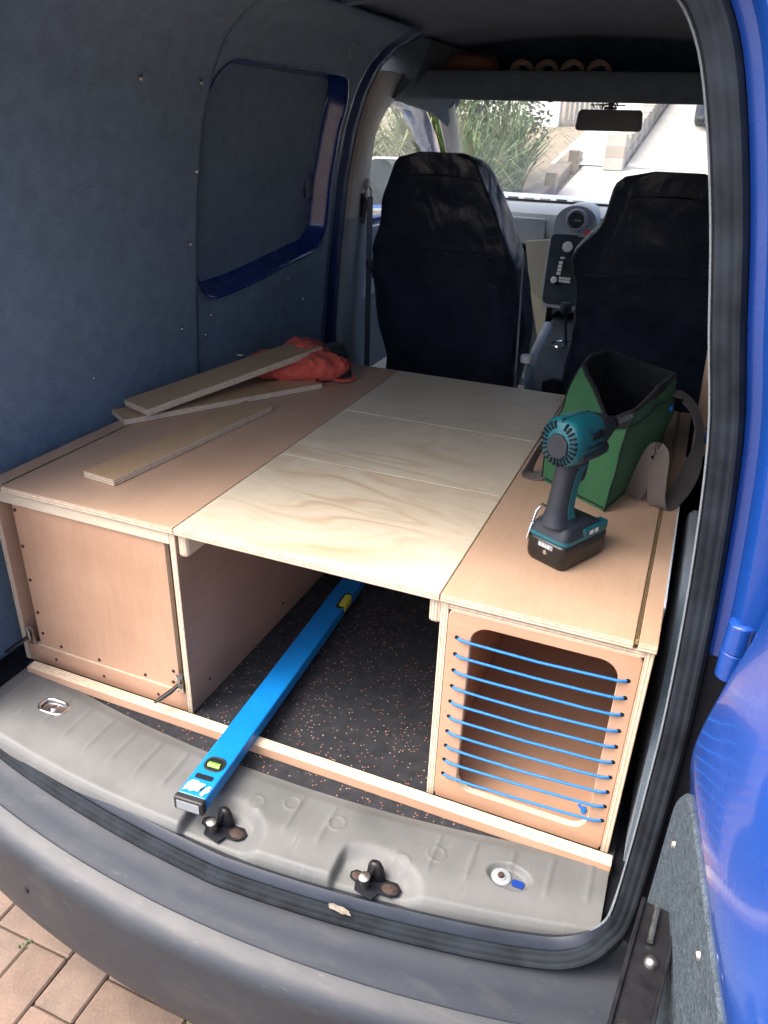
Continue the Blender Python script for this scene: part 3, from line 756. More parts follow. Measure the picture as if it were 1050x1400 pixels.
part(strap([(gx+.018, gy+.002, gz-.012), (gx+.016, gy+.006, gz-.2), (gx+.014, gy+.012, .30), (gx+.01, gy+.02, .02)], .046, .002, 'b', 'belt', van), 'seat_belt', 'belt')
part(strap([(gx+.006, gy-.004, gz-.012), (gx-.004, gy-.012, gz-.10), (gx-.004, gy-.014, .70)], .040, .002, 'b', 'belt', van), 'seat_belt', 'belt')
part(MB().box((gx-.006, gy-.028, .722), (gx-.002, gy+.012, .80)), 'belt_slot', 'blacksheet')
part(MB().box((gx-.002, gy-.006, gz+.03), (gx+.002, gy+.002, gz+.10)), 'belt_slot', 'blacksheet')
mb = MB(); mb.box((gx+.016, gy-.022, .555), (gx+.026, gy+.032, .575)); mb.tube([(gx+.022, gy+.026, .56), (gx+.03, gy+.044, .535), (gx+.03, gy+.050, .505), (gx+.022, gy+.034, .51), (gx+.02, gy+.022, .555)], .0035, 8); part(mb, 'belt_tongue', 'blackplastic', bevel=.002)
# front door: pale trim below, dark frame round the glass, mirror outside
def doorx(z): return wx(z)-.02
WIN = [(1.815, .70), (1.775, .85), (1.765, .98), (1.80, 1.055), (1.93, 1.085), (2.10, 1.06), (2.27, 1.0), (2.45, .92), (2.62, .82), (2.72, .74), (2.73, .70), (2.3, .695)]
OUT = [(1.76, .66), (1.74, .85), (1.73, .99), (1.76, 1.10), (1.93, 1.14), (2.14, 1.11), (2.32, 1.05), (2.52, .955), (2.70, .85), (2.82, .75), (2.84, .66), (2.3, .65)]
mb = MB()
for tA, tB in ((0, -.04),):
    n = len(WIN)
    rr = [[(doorx(z)+tA, y, z) for y, z in OUT], [(doorx(z)+tA+.004, y+(a-y)*.2, z+(b-z)*.2) for (y, z), (a, b) in zip(OUT, WIN)], [(doorx(z)+tA+.002, y, z) for y, z in WIN], [(doorx(z)+tB, y, z) for y, z in WIN], [(doorx(z)+tB, y, z) for y, z in OUT]]
    mb.loft(rr+[rr[0]], False)
fdoor = part(mb, 'front_door', 'blue_in', smooth=30)
mb = MB(); dp = [(-.03, .10), (-.045, .14), (-.035, .30), (-.01, .36), (.0, .42), (-.03, .47), (-.035, .58), (-.015, .63), (-.012, .672), (-.03, .678)]
mb.loft([[(doorx(z)+t+.03, y, z) for t, z in dp]+[(doorx(.4)-.05, y, .678), (doorx(.4)-.05, y, .10)] for y in (1.74, 1.80, 2.2, 2.85)]); sub(mb, 'door_trim', 'doortrim', fdoor, smooth=40)
mb = MB(); mb.add([(doorx(z)-.02, y, z) for y, z in WIN], [tuple(range(len(WIN)))]); sub(mb, 'side_window', 'glass_side', fdoor)
mc = Vector((-.30, 2.56, .775))
q = (Vector((.62, -1.0, .06))).normalized().to_track_quat('Z', 'Y').to_matrix().to_4x4(); MT = Matrix.Translation(mc) @ q
mo = [(u, v) for u, v in rrect(-.085, .085, -.105, .105, .04, 6)]
mb = MB(); mb.loft([[MT @ Vector((u*k, v*k, w)) for u, v in mo] for k, w in ((.55, -.09), (.9, -.06), (1.06, -.02), (1.08, .006), (1.0, .010), (.98, .004))], False); mb.tube([MT @ Vector((.05, -.08, -.04)), (-.16, 2.62, .70)], [.03, .022], 10); mir = sub(mb, 'door_mirror', 'white', fdoor, smooth=50)
MB_ = MB(); MB_.loft([[MT @ Vector((u*.975, v*.975, w)) for u, v in mo] for w in (0, .006)]); o = MB_.build('mirror_glass', 'mirrorglass', None); o.parent = fdoor
mb = MB(); mb.lathe([(.0001, .004), (.026, .003), (.027, .0)], 20, MT @ Matrix.Translation((.035, -.065, .0065))); o = mb.build('blind_spot_mirror', 'mirrorglass', None, smooth=50); o.parent = fdoor
mb = MB(); mb.tube([MT @ Vector((.035+.028*math.cos(a*.31416), -.065+.028*math.sin(a*.31416), .009)) for a in range(21)], .003, 6, False); o = mb.build('blind_spot_rim', 'white', None); o.parent = fdoor
# roof rails, A-posts
mb = MB(); mb.loft([[(wx(1.08)-.03, y, 1.09-.0*y), (wx(1.08)+.035, y, 1.075+dz), (.11, y, 1.15), (.16, y, 1.26), (.0, y, 1.30), (-.06, y, 1.2)] for y, dz in ((1.78, .02), (1.95, .008), (2.2, -.02), (2.36, -.06))]); part(mb, 'side_rail', 'carpet_dk', smooth=50)
def apost(sx):
    f = (lambda x: x) if sx < 0 else (lambda x: 2*XC+.02-x)
    P0 = [Vector((f(.045), 2.30, 1.10)), Vector((f(.02), 2.48, .985)), Vector((f(-.02), 2.72, .86)), Vector((f(-.055), 3.02, .715))]
    mb = MB(); mb.tube(P0, [.040, .036, .034, .036], 12, flat=(1, .8)); return part(mb, 'windscreen_post', 'cream', smooth=50)
apost(-1); apost(1)
mb = MB(); mb.loft([[(side_x(.7, 1)-.02, y, -.1), (side_x(.7, 1)-.02, y, .70), (side_x(.7, 1)+.04, y, .70), (side_x(.7, 1)+.04, y, -.1)] for y in (1.66, 3.0)]); part(mb, 'front_door', 'doortrim')
mb = MB(); mb.loft([[(1.155, y, 1.07), (1.10, y, 1.15), (1.06, y, 1.27), (1.22, y, 1.30), (1.26, y, 1.18)] for y in (1.66, 2.36)]); part(mb, 'side_rail', 'carpet_dk')
mb = MB(); mb.loft([[(1.245, y, .69), (1.19, y, 1.08), (1.23, y, 1.1), (1.29, y, .69)] for y in (1.60, 1.82)]); part(mb, 'pillar_trim', 'cream')
# windscreen and its header
mb = MB(); mb.grid(lambda u, v: ((.05-.11*v)+(1.12+.22*v)*u, 2.30+.80*v+.06*(1-(2*u-1)**2), 1.155-.425*v), 12, 10); ws = part(mb, 'windscreen', 'glass_front', smooth=60)
part(MB().box((.0, 2.25, 1.155), (1.2, 2.42, 1.36)), 'roof_front', 'headliner', bevel=.02)
# bonnet and scuttle ahead of the glass
mb = MB(); mb.loft([[(-.2, y, -.2), (-.2, y, z-.12), (-.05, y, z-.02), (.6, y, z), (1.25, y, z-.02), (1.4, y, z-.12), (1.4, y, -.2)] for y, z in ((3.12, .60), (3.4, .52), (3.8, .42), (4.05, .30), (4.15, .0))]); part(mb, 'bonnet', 'blue', smooth=40)
# overhead shelf
mb = MB(); mb.box((.03, 1.85, 1.118), (1.17, 2.26, 1.130)); shelf = part(mb, 'overhead_shelf', 'headliner')
mb = MB(); mb.grid(lambda u, v: (.0+1.2*u, 1.852-.012*math.sin(v*math.pi)+.02*abs(u-.5)**2, 1.098+.080*v), 20, 8); sub(mb, 'shelf_lip', 'shelfcarpet', shelf, smooth=50, solid=.012)
mb = MB(); mb.tube([(.075, 1.86, 1.18), (.085, 1.87, 1.215), (.10, 1.88, 1.26), (.105, 1.89, 1.29)], [.03, .012, .010, .011], 10); sub(mb, 'shelf_bracket', 'cream', shelf, smooth=50)
# rear-view mirror
mm = Matrix.Translation((.694, 2.2, 1.052)) @ Matrix.Rotation(R(90), 4, 'X') @ Matrix.Rotation(R(.5), 4, 'Z')
mo = rrect(-.117, .117, -.034, .034, .014, 5); mo = [(u*(1-.06*(v+.034)/.068), v) for u, v in mo]
mb = MB(); mb.loft([[mm @ Vector((u*k, v*k, w)) for u, v in mo] for k, w in ((.6, -.035), (.92, -.02), (1, -.004), (1, .003), (.97, .007))]); mb.tube([mm @ Vector((0, .0, -.03)), (.68, 2.27, 1.13)], .009, 8); rvm = part(mb, 'rear_view_mirror', 'blackplastic', smooth=40)
mb = MB(); mb.loft([[mm @ Vector((u*.95, v*.90, w)) for u, v in mo] for w in (.0068, .0085)]); sub(mb, 'mirror_face', plain('dimmed mirror face', (.022, .03, .05), .25, .05, 10), rvm)
mb = MB(); r2 = random.Random(3)
for k in range(9):
    a = Vector((.68+r2.uniform(-.04, .05), 2.17+r2.uniform(-.01, .01), 1.088)); mb.tube([a, a+Vector((r2.uniform(-.02, .02), 0, .016)), a+Vector((r2.uniform(-.03, .03), 0, .010)), a+Vector((r2.uniform(-.03, .03), .0, r2.uniform(-.004, .03)))], .0022, 6)
mb.box((.675, 2.165, 1.086), (.715, 2.185, 1.094)); sub(mb, 'hanging_cord', 'blackplastic', rvm)
# dashboard
dprof = [(3.10, .725), (2.95, .748), (2.78, .752), (2.62, .745), (2.52, .73), (2.46, .705), (2.44, .66), (2.45, .60), (2.47, .575), (2.53, .555), (2.66, .55), (2.72, .45), (2.78, .20), (2.85, -.12), (3.10, -.12)]
dash = part(MB().loft([[(x, y+.04*((x-.6)/.66)**2, z) for y, z in dprof] for x in [-.06+1.36*k/24 for k in range(25)]]), 'dashboard', 'dash', smooth=40)
mb = MB(); mb.box((.02, 2.585, .742), (1.1, 2.60, .7495)); sub(mb, 'demister_slot', 'blackplastic', dash)
for k in range(8): 
    mb = MB(); mb.box((.05+.07*k, 2.602, .748), (.095+.07*k, 2.612, .7555)); sub(mb, 'demister_louvre', 'white' if k % 3 else 'steel', dash)
mb = MB(); mb.prism(rrect(.10, .47, .585, .690, .02, 4), 2.4385, 2.455, 1); sub(mb, 'glovebox_lid', 'dash', dash, bevel=.006)
mb = MB(); mb.loft([[(x, 2.50, .565), (x, 2.47, .54), (x, 2.50, .50), (x, 2.62, .50), (x, 2.66, .56)] for x in (.05, .40, .44)]); sub(mb, 'dash_shelf', 'darkdash', dash, smooth=30)
mb = MB(); mb.loft([[(.40, 2.40, .60), (.54, 2.38, .62), (.54, 2.5, .62), (.40, 2.5, .60)], [(.44, 2.42, .40), (.53, 2.36, .36), (.53, 2.5, .36), (.44, 2.5, .40)], [(.50, 2.42, .20), (.53, 2.34, .15), (.53, 2.5, .15), (.50, 2.5, .2)]]); sub(mb, 'knee_panel', 'beige', dash, smooth=30)
# centre stack: rounded head with the vent, face tilting back
SY = lambda z: 2.375-.04*(.74-z)/.3
def stack_out(k, dy):
    pts = []
    cx, cz = .600, .690
    for a in range(13):
        t = math.pi*a/12; pts.append((cx+.085*k*math.cos(t), cz+.065*k*math.sin(t)))
    pts += [(cx-.095*k, .60), (cx-.100*k, .45), (cx-.085*k, .36), (cx+.12*k, .36), (cx+.12*k, .45), (cx+.10*k, .60)]
    return [(x, SY(z)+dy, z) for x, z in pts]
mb = MB(); mb.loft([stack_out(1.0, .20), stack_out(1.0, .012), stack_out(.97, .0)]); stack = part(mb, 'centre_stack', 'dash', smooth=40)
mb = MB(); mb.prism(rrect(.512, .705, .375, .645, .02, 4), 0, 1, 1); mb.v = [(x, SY(z)-(.003 if y < .5 else -.006), z) for x, y, z in mb.v]; sub(mb, 'stack_fascia', 'darkdash', stack, bevel=.002)
def onface(x, z, dy=-.004): return Matrix.Translation((x, SY(z)+dy, z)) @ Matrix.Rotation(R(90), 4, 'X')
mb = MB(); mb.lathe([(.027, .002), (.036, .012), (.041, .010), (.043, 0)], 28, onface(.603, .700)); vent = sub(mb, 'air_vent', 'dash', stack, smooth=50)
mb = MB(); mb.lathe([(.0001, .006), (.032, .006), (.034, .004)], 24, onface(.603, .700)); sub(mb, 'vent_core', 'blackplastic', stack)
for k in range(5):
    zz = .700-.022+.011*k; hw = math.sqrt(max(0, .030**2-(zz-.70)**2)); mb = MB(); mb.box((.603-hw, SY(zz)-.0145, zz-.0012), (.603+hw, SY(zz)-.010, zz+.0012)); sub(mb, 'vent_slat', 'darkdash', stack)
mb = MB(); mb.box((.595, SY(.70)-.018, .698), (.622, SY(.70)-.012, .702)); sub(mb, 'vent_tab', 'greytrim', stack)
def knob(x, z, r, mat='white'):
    mb = MB(); mb.lathe([(r*.62, .016), (r*.9, .016), (r, .012), (r, .0)], 22, onface(x, z, -.004)); k = sub(mb, 'control_knob', mat, stack, smooth=40)
    mb = MB(); mb.lathe([(.0001, .0155), (r*.7, .0155), (r*.7, .012)], 18, onface(x, z, -.004)); sub(mb, 'knob_centre', 'blackplastic', stack)
knob(.585, .600, .020); knob(.648, .600, .016, 'greytrim'); knob(.549, .470, .0125)
def btn(x0, x1, z0, z1, mat='greytrim'):
    mb = MB(); mb.box((x0, SY((z0+z1)/2)-.007, z0), (x1, SY((z0+z1)/2)-.002, z1)); sub(mb, 'button', mat, stack, bevel=.001)
for k in range(4): btn(.556+.001*k, .572+.001*k, .490+.014*k, .5015+.014*k, 'white')
btn(.562, .580, .552, .560, 'white'); btn(.568, .615, .474, .483, 'white'); btn(.568, .615, .462, .4715, 'white'); btn(.62, .67, .64, .648)
mb = MB(); mb.box((.582, SY(.52)-.006, .492), (.69, SY(.52)-.003, .548)); sub(mb, 'radio_display', 'blackplastic', stack)
mb = MB(); mb.prism([(.66+.022*(1 if k % 2 else .6)*math.cos(k*.628), .655+.018*(1 if k % 2 else .6)*math.sin(k*.628)) for k in range(10)], SY(.66)-.03, SY(.66)-.026, 1); tagc = mb.build('air_freshener', 'red'); tag(tagc, 'small red star tag hanging on the dashboard vent', 'tag')
# console, gear lever, hand brake
mb = MB(); mb.loft([[(.555, y, -.12), (.545, y, z-.02), (.565, y, z), (.735, y, z), (.755, y, z-.02), (.745, y, -.12)] for y, z in ((1.42, .14), (1.7, .17), (2.0, .18), (2.2, .24), (2.42, .33))]); cons = part(mb, 'centre_console', 'darkdash', smooth=40)
mb = MB(); mb.tube([(.60, 1.63, .19), (.608, 1.72, .265), (.612, 1.80, .315), (.618, 1.93, .372), (.619, 1.945, .374)], [.017, .0165, .0165, .018, .010], 12); sub(mb, 'hand_brake', 'doortrim', cons, smooth=50)
mb = MB(); mb.tube([(.66, 2.16, .25), (.645, 2.15, .36), (.642, 2.145, .375)], [.006, .006, .006], 8); mb.lathe([(.0001, .045), (.018, .04), (.024, .02), (.018, .0), (.008, -.01)], 16, Matrix.Translation((.642, 2.145, .38))); sub(mb, 'gear_lever', 'darkdash', cons, smooth=50)
mb = MB(); mb.tube([(.60+.0*k, 2.15, .25) if False else (.66+.052*math.cos(k*.314), 2.13+.06*math.sin(k*.314), .262) for k in range(21)], .004, 6, False); sub(mb, 'gaiter_ring', 'chrome', cons, smooth=50)
mb = MB(); mb.lathe([(.040, .0), (.044, .055), (.040, .06), (.034, .055), (.030, .01)], 20, Matrix.Translation((.70, 1.74, .165))); sub(mb, 'cup_holder', 'blackplastic', cons, smooth=40)
part(MB().box((-.09, 1.5, -.15), (1.3, 2.9, -.10)), 'cab_floor', 'blacksheet')
# seats with black covers
SEC = [(.06, .235, .10), (.14, .245, .11), (.32, .253, .115), (.46, .258, .115), (.56, .257, .11), (.66, .245, .105), (.72, .232, .10), (.77, .212, .092), (.82, .186, .085), (.86, .165, .08), (.90, .147, .075), (.925, .134, .066), (.940, .112, .05), (.946, .07, .025)]
M['seamthread'] = plain('cover seam', (.016, .02, .03), .5, .2, 90)
def seat(cx, dz, label, seed, lean):
    rings = []; N = 56
    for k in range(53):
        z = .06+(.946-.06)*k/52
        w = lerp([(a, b) for a, b, c in SEC], z); d = lerp([(a, c) for a, b, c in SEC], z)
        yr = 1.655-.275*((z-.06)/.88)**1.0          # rear face leans back to the load bay
        ring = []
        for j in range(N):
            t = 2*math.pi*j/N; c, s_ = math.cos(t), math.sin(t); e = .48
            x = w*math.copysign(abs(c)**e, c); y = d*math.copysign(abs(s_)**e, s_)
            side = abs(c)**2
            fold = (.010*mnoise.noise(Vector((x*9+seed, y*9, z*3.2+seed)))+.011*math.sin(z*13+x*30+seed+3*mnoise.noise(Vector((x*5, y*5, z*3+seed))))*side + .0035*mnoise.noise(Vector((x*30, y*30+seed, z*14))))
            fold *= (1.0 if z > .1 else .3)
            diag = .007*math.exp(-((x*.8+(z-.5)*.45-.12)/.018)**2)+.006*math.exp(-((x*.9-(z-.42)*.5+.16)/.02)**2)+.005*math.exp(-((z-.66-x*.06)/.010)**2)
            ring.append((cx+x+(c*fold*1.5), yr+d+y+(fold*.7-diag)*(1 if s_ < 0 else .3)*(-1 if s_ > 0 else 1), z+dz))
        rings.append(ring)
    st = part(MB().loft(rings), 'seat', 'cover', smooth=70)
    mb = MB(); mb.loft([[(cx+sx*.25*k, 1.72+yy, zz) for sx, yy, zz in ((-1, 0, -.02), (-1, .0, .14), (-.9, .02, .18), (.9, .02, .18), (1, 0, .14), (1, 0, -.02))] if i == 0 else [(cx+sx*.255*k, 1.72+yy, zz) for sx, yy, zz in ((-1, .5, -.02), (-1, .5, .17), (-.9, .5, .22), (.9, .5, .22), (1, .5, .17), (1, .5, -.02))] for i, k in ((0, 1), (1, 1))]); sub(mb, 'seat_cushion', 'cover', st, smooth=40, bevel=.03)
    mb = MB(); mb.tube([(cx+.257*1.0, 1.60-.10*t, .18+.5*t) for t in (0, .3, .6, 1)], .004, 6); sub(mb, 'piping', 'greytrim', st, smooth=60)
    def rear(x, z): 
        w = lerp([(a, b) for a, b, c in SEC], z); return 1.655-.275*((z-.06)/.88)-.004
    for zz, hw in ((.67, .205), (.885, .125)):
        mb = MB(); mb.tube([(cx+hw*(2*q/14-1), rear(0, zz)-.006+.010*abs(2*q/14-1)**4, zz+dz-.012*abs(2*q/14-1)**2) for q in range(15)], .0022, 6); sub(mb, 'stitched_seam', 'seamthread', st, smooth=60)
    mb = MB(); mb.box((cx-.2, 1.72, -.10), (cx+.2, 2.1, -.02)); sub(mb, 'seat_base', 'blacksheet', st)
    st['label'] = label; return st
seat(.335, 0, 'seat under a loose black cover', 1.3, 0)
seat(.995, -.022, 'seat under a wrinkled black cover', 6.1, 0)
mb = MB(); mb.prism(rrect(.80, .93, .30, .33, .01), 1.45, 1.46, 1)
# ------------------------------------------------------------------ floor mat, batten, cabinets
H = .4025
mat_pts = [(-.02+1.18*k/40, sill_in(-.02+1.18*k/40)-.004) for k in range(41)]
mb = MB(); mb.prism(mat_pts+[(1.16, 1.45), (-.02, 1.45)], -.0075, -.0005); rm = tag(mb.build('rubber_mat', 'mat'), 'black rubber floor mat flecked with orange crumbs', 'mat')
def panel(name, lo, hi, axis, face, parent=None, bevel=.0009):
    mb = MB(); mb.box(lo, hi, 0, None, 1, axis); return mb.build(name, [face, 'edge_'+'xyz'[axis]], parent, bevel=bevel)
bt = panel('floor_batten', (.012, -.0395, .0003), (1.157, -.0185, .0205), 1, 'sal_x')
tag(bt, 'long thin plywood batten on the mat along the front of both cabinets', 'batten')
lc = thing('plywood_cabinet', 'pinkish plywood cabinet with a closed front panel against the carpeted wall', 'cabinet', (.17, .5, .0005))
D = 1.03
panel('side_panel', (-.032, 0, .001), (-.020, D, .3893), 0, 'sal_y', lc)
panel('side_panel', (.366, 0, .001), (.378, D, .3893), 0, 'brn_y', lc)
panel('bottom_rail', (-.0195, .001, .001), (.3655, .013, .044), 1, 'sal_x', lc)
MB().box((-.0195, .0005, .366), (.3655, .028, .3890)).build('top_rail', 'pale_rail', lc, bevel=.001)
fp = panel('front_panel', (.010, .006, .0445), (.350, .018, .3655), 1, 'sal_z', lc)
panel('floor_panel', (-.0195, .02, .001), (.3655, D-.02, .012), 2, 'sal_y', lc)
panel('back_panel', (-.0195, D-.013, .001), (.3655, D-.001, .385), 1, 'sal_z', lc)
panel('lid', (.0045, -.005, .390), (.3785, D, H), 2, 'salt_y', lc, bevel=.0014)
panel('hinge_strip', (-.036, -.005, .390), (-.0005, D, H), 2, 'salt_y', lc, bevel=.0014)
M['brass'] = plain('brass hinge', (.62, .50, .28), .35, .25, 200, Metallic=.9)
def piano(parent, x):
    mb = MB(); mb.box((x-.0022, -.003, H-.004), (x+.0022, D-.002, H-.0012))
    for k in range(52):
        y = .002+k*.0197; mb.tube([(x, y, H-.0004), (x, y+.0185, H-.0004)], .0019, 6)
    return mb.build('piano_hinge', 'brass', parent)
piano(lc, .002)
panel('ledger', (.3785, .004, .344), (.398, D-.01, .3890), 0, 'pale_rail', lc, bevel=.006)
for (x, z) in ((.016, .352), (.017, .275), (.018, .20), (.020, .125), (.022, .075), (.065, .055), (.16, .053), (.27, .053), (.335, .058), (.338, .085)):
    screw_at(lc, (x, .0055, z), (0, -1, 0), 'rust', .75)
for (x, z) in ((.05, .022), (.17, .02), (.30, .02)): screw_at(lc, (x, .0008, z), (0, -1, 0), 'rust', .7)
for (y, z) in ((.06, .04), (.35, .04), (.62, .04)): screw_at(lc, (.3782, y, z), (1, 0, 0), 'rust', .7)
for k, x in enumerate((-.004, .357)):
    mb = MB(); mb.box((x-.006, -.004, .048), (x+.007, .004, .088)); mb.tube([(x-.004, -.006, .086), (x+.004, -.010, .080), (x+.004, -.010, .062), (x-.004, -.006, .052)], .002, 6); la = mb.build('toggle_latch', 'steel', lc, smooth=30)
    mb = MB(); mb.tube([(x+.002, -.006, .070), (x-.008, -.022, .060), (x-.020, -.040, .052), (x-.026, -.048, .048)], [.004, .0055, .005, .0025], 8, flat=(1, .7)); o = mb.build('latch_lever', 'blacksteel', lc, smooth=50)
rc = thing('plywood_cabinet', 'plywood cabinet with a rounded front opening laced with blue cord', 'cabinet', (1.0, .5, .0005))
panel('side_panel', (.848, 0, .001), (.860, D, .3893), 0, 'sal_y', rc)
panel('side_panel', (1.138, 0, .001), (1.150, D, .3893), 0, 'sal_y', rc)
inner = rrect(.897, 1.110, .032, .358, .028, 6)
mb = MB(); frame_holes(mb, ring_outer(inner, .8603, 1.1377, .001, .3765), inner, .0005, .0125, 1)
ff = mb.build('front_frame', ['sal_x', 'pale_rail'], rc, bevel=.0015)
panel('top_rail', (.8603, .0008, .377), (1.1377, .06, .3890), 2, 'sal_x', rc)
panel('floor_panel', (.8603, .013, .001), (1.1377, D-.02, .013), 2, 'sal_x', rc)
panel('back_panel', (.8603, .60, .0135), (1.1377, .612, .385), 1, 'sal_z', rc)
MB().box((.93, .572, .335), (1.04, .5995, .362)).build('cleat', 'pale_rail', rc, bevel=.002)
panel('lid', (.8475, -.005, .390), (1.1205, D, H), 2, 'salt_y', rc, bevel=.0014)
panel('hinge_strip', (1.1265, -.005, .390), (1.1515, D, H), 2, 'salt_y', rc, bevel=.0014)
piano(rc, 1.1235)
panel('ledger', (.828, .004, .344), (.8475, D-.01, .3890), 0, 'pale_rail', rc, bevel=.006)
MB().box((1.1508, .10, .36), (1.1535, .72, .4035)).build('edge_trim', 'trim_skylit', rc)
rr = random.Random(11)
for k in range(10):
    zl = .330-.0306*k; zr = .333-.0299*k; x0, x1 = .8785-.0004*k+.001*(k/9), 1.1215+.0008*k
    pts = [(x0-.001, .006, zl), (x0+.0005, -.0012, zl)]
    for t in (.04, .2, .5, .8, .96): pts.append((x0+(x1-x0)*t, -.0034-.0012*math.sin(t*3.14), zl+(zr-zl)*t-.0025*math.sin(t*3.14)*rr.uniform(.2, 1)))
    pts += [(x1-.0005, -.0012, zr), (x1+.001, .006, zr)]
    mb = MB(); mb.tube(pts, .0021, 8); mb.build('elastic_cord', 'cord', rc, smooth=60)
    for x, z in ((x0-.0022, zl+.0012), (x1+.0022, zr+.0008)):
        mb = MB(); mb.lathe([(.0001, .0004), (.0036, .0004), (.0036, 0)], 10, Matrix.Translation((x, .0004, z)) @ Matrix.Rotation(R(90), 4, 'X')); mb.build('lacing_hole', 'blacksheet', rc)
mb = MB(); mb.lathe([(.0001, .006), (.004, .005), (.0052, 0), (.004, -.005), (.0001, -.006)], 10, Matrix.Translation((1.102, .017, .056))); mb.tube([(1.102, .017, .056), (1.092, .02, .062)], .0024, 6); mb.build('cord_knot', 'cord', rc, smooth=60)
# three loose boards bridging the cabinets
for k, (y0, y1, lab) in enumerate(((-.005, .3575, 'pale grained plywood board at the open end of the bed platform'), (.3590, .663, 'pale plywood board in the middle of the bed platform'), (.6645, D, 'pale plywood board of the bed platform beside the black seats'))):
    o = panel('platform_board', (.3805, y0, .3900), (.8455, y1, H-.0003), 2, 'pale%d' % k, None, .001); tag(o, lab, 'board', 'boards of the bed platform')
# board laced with cord on the right wall
wb = thing('laced_board', 'narrow plywood board with blue cord stitches standing by the right wall', 'board', (1.19, .75, H+.001))
mb = MB(); mb.prism([(1.160, H+.001), (1.262, H+.001), (1.262, .80), (1.138, .80)], .744, .756, 1, 0, 1); mb.build('board', ['sal_z', 'edge_y'], wb, bevel=.0009)
for z in (.436, .492, .548, .604):
    mb = MB(); mb.tube([(1.181, .746, z-.002), (1.1812, .7395, z), (1.1815, .7385, z+.012), (1.1822, .7395, z+.026), (1.182, .746, z+.028)], .0026, 8); mb.build('cord_stitch', 'cord', wb, smooth=60)
    for dz in (-.002, .028):
        mb = MB(); mb.lathe([(.0001, .0004), (.0038, .0004), (.0038, 0)], 10, Matrix.Translation((1.1815, .7438, z+dz)) @ Matrix.Rotation(R(90), 4, 'X')); mb.build('lacing_hole', 'blacksheet', wb)

# ------------------------------------------------------------------ things lying about
def lev():
    L, W, T = 1.20, .0505, .0245
    rz = math.atan2(.0475, .742)
    r = thing('spirit_level', 'long blue spirit level lying across the sill and the rubber mat', 'spirit level', (.5215, -.213, .0252), (-.0208, 0, rz))
    mb = MB(); mb.box((-W/2, .010, 0), (W/2, L-.01, T)); b = mb.build('beam', 'level', r, world=False, bevel=.0022)
    mb = MB(); mb.box((-W/2-.001, -.002, -.0008), (W/2+.001, .011, T+.0008)); mb.build('end_cap', 'blackplastic', r, world=False, bevel=.0028)
    mb = MB(); mb.box((-W/2+.005, -.0032, .004), (W/2-.005, -.002, T-.004)); mb.build('cap_face', 'greytrim', r, world=False)
    mb = MB(); mb.box((-W/2-.001, L-.011, -.0008), (W/2+.001, L, T+.0008)); mb.build('end_cap', 'blackplastic', r, world=False, bevel=.0028)
    # end vial in its oval window
    def window(y0, y1, x0, x1, vm, name):
        oc = rrect(x0, x1, y0, y1, min((x1-x0), (y1-y0))*.42, 6); cx = (x0+x1)/2; cy = (y0+y1)/2
        ic = [(cx+(u-cx)*.78, cy+(v-cy)*.82) for u, v in oc]
        mb = MB(); frame_holes(mb, oc, ic, T-.001, T+.0016, 2, 0, 0); w = mb.build('vial_frame', 'blackplastic', r, world=False, bevel=.0006)
        mb = MB(); mb.prism(ic, T-.002, T+.0003); mb.build('vial_well', 'blacksheet', r, world=False)
        mb = MB(); mb.tube([(x0+(x1-x0)*.2, cy-.002, T-.002), (x1-(x1-x0)*.2, cy-.002, T-.002)], .0062, 12); mb.build('vial', vm, r, world=False, smooth=40)
        for dx in (-.004, .004):
            mb = MB(); mb.tube([(cx+dx+.0062*0, cy-.0084, T-.002), (cx+dx, cy-.006, T+.003), (cx+dx, cy-.002, T+.0044), (cx+dx, cy+.002, T+.003)], .0004, 5); mb.build('vial_line', 'blackplastic', r, world=False)
    window(.066, .098, -.017, .019, 'vial', 'a')
    mb = MB(); mb.prism(rrect(-.017, .015, .046, .056, .003, 3), T-.001, T+.0006); mb.build('slot', 'blacksheet', r, world=False)
    mb = MB(); mb.prism([(-.021, .016), (-.02, .032), (-.016, .040), (-.006, .041), (.0, .037), (.004, .0385), (.010, .037), (.006, .028), (.004, .020), (-.002, .022), (-.008, .017), (-.013, .021)], T, T+.0005); mb.prism([(.010, .016), (.013, .030), (.017, .036), (.0225, .035), (.022, .026), (.018, .020), (.016, .014)], T, T+.0005); mb.build('torn_sticker', 'white', r, world=False)
    mb = MB(); mb.prism([(.006, .024), (.009, .033), (.0105, .031), (.009, .022)], T+.0004, T+.0009); mb.prism([(.019, .030), (.0215, .034), (.022, .030)], T+.0004, T+.0009); mb.build('sticker_print', 'blackplastic', r, world=False)
    # middle vial set in the beam's edge
    mb = MB(); mb.prism(rrect(.006, .0256, .60, .668, .009, 4), T-.02, T+.0014); mb.build('vial_frame', 'blackplastic', r, world=False, bevel=.001)
    mb = MB(); mb.prism(rrect(.010, .0268, .608, .660, .006, 4), T-.016, T+.0022); mb.build('vial', 'vialy', r, world=False, bevel=.002)
    mb = MB(); mb.box((-W/2+.003, .14, T), (-W/2+.0034, L-.1, T+.0003)); mb.box((W/2-.0034, .14, T), (W/2-.003, L-.1, T+.0003)); mb.build('extrusion_line', 'level', r, world=False)
lev()
def offcut(label, near, far, width, z0, z1, th=.0145, L=None):
    a = Vector((near[0], near[1], z0)); b = Vector((far[0], far[1], z1)); d = (b-a); L = d.length
    rz = math.atan2(-d.x, d.y); rx = math.asin(d.z/L)
    mb = MB(); mb.box((-width/2, 0, -th), (width/2, L, 0), 0, None, 1, 2)
    o = mb.build('plywood_offcut', ['off', 'edge_z'], None, bevel=.0012); o.location = a; o.rotation_euler = (rx, 0, rz); return tag(o, label, 'offcut')
offcut('plywood offcut lying flat by itself in front of the other two', (.150, .086), (.200, .575), .076, H+.0135, H+.0135, .013)
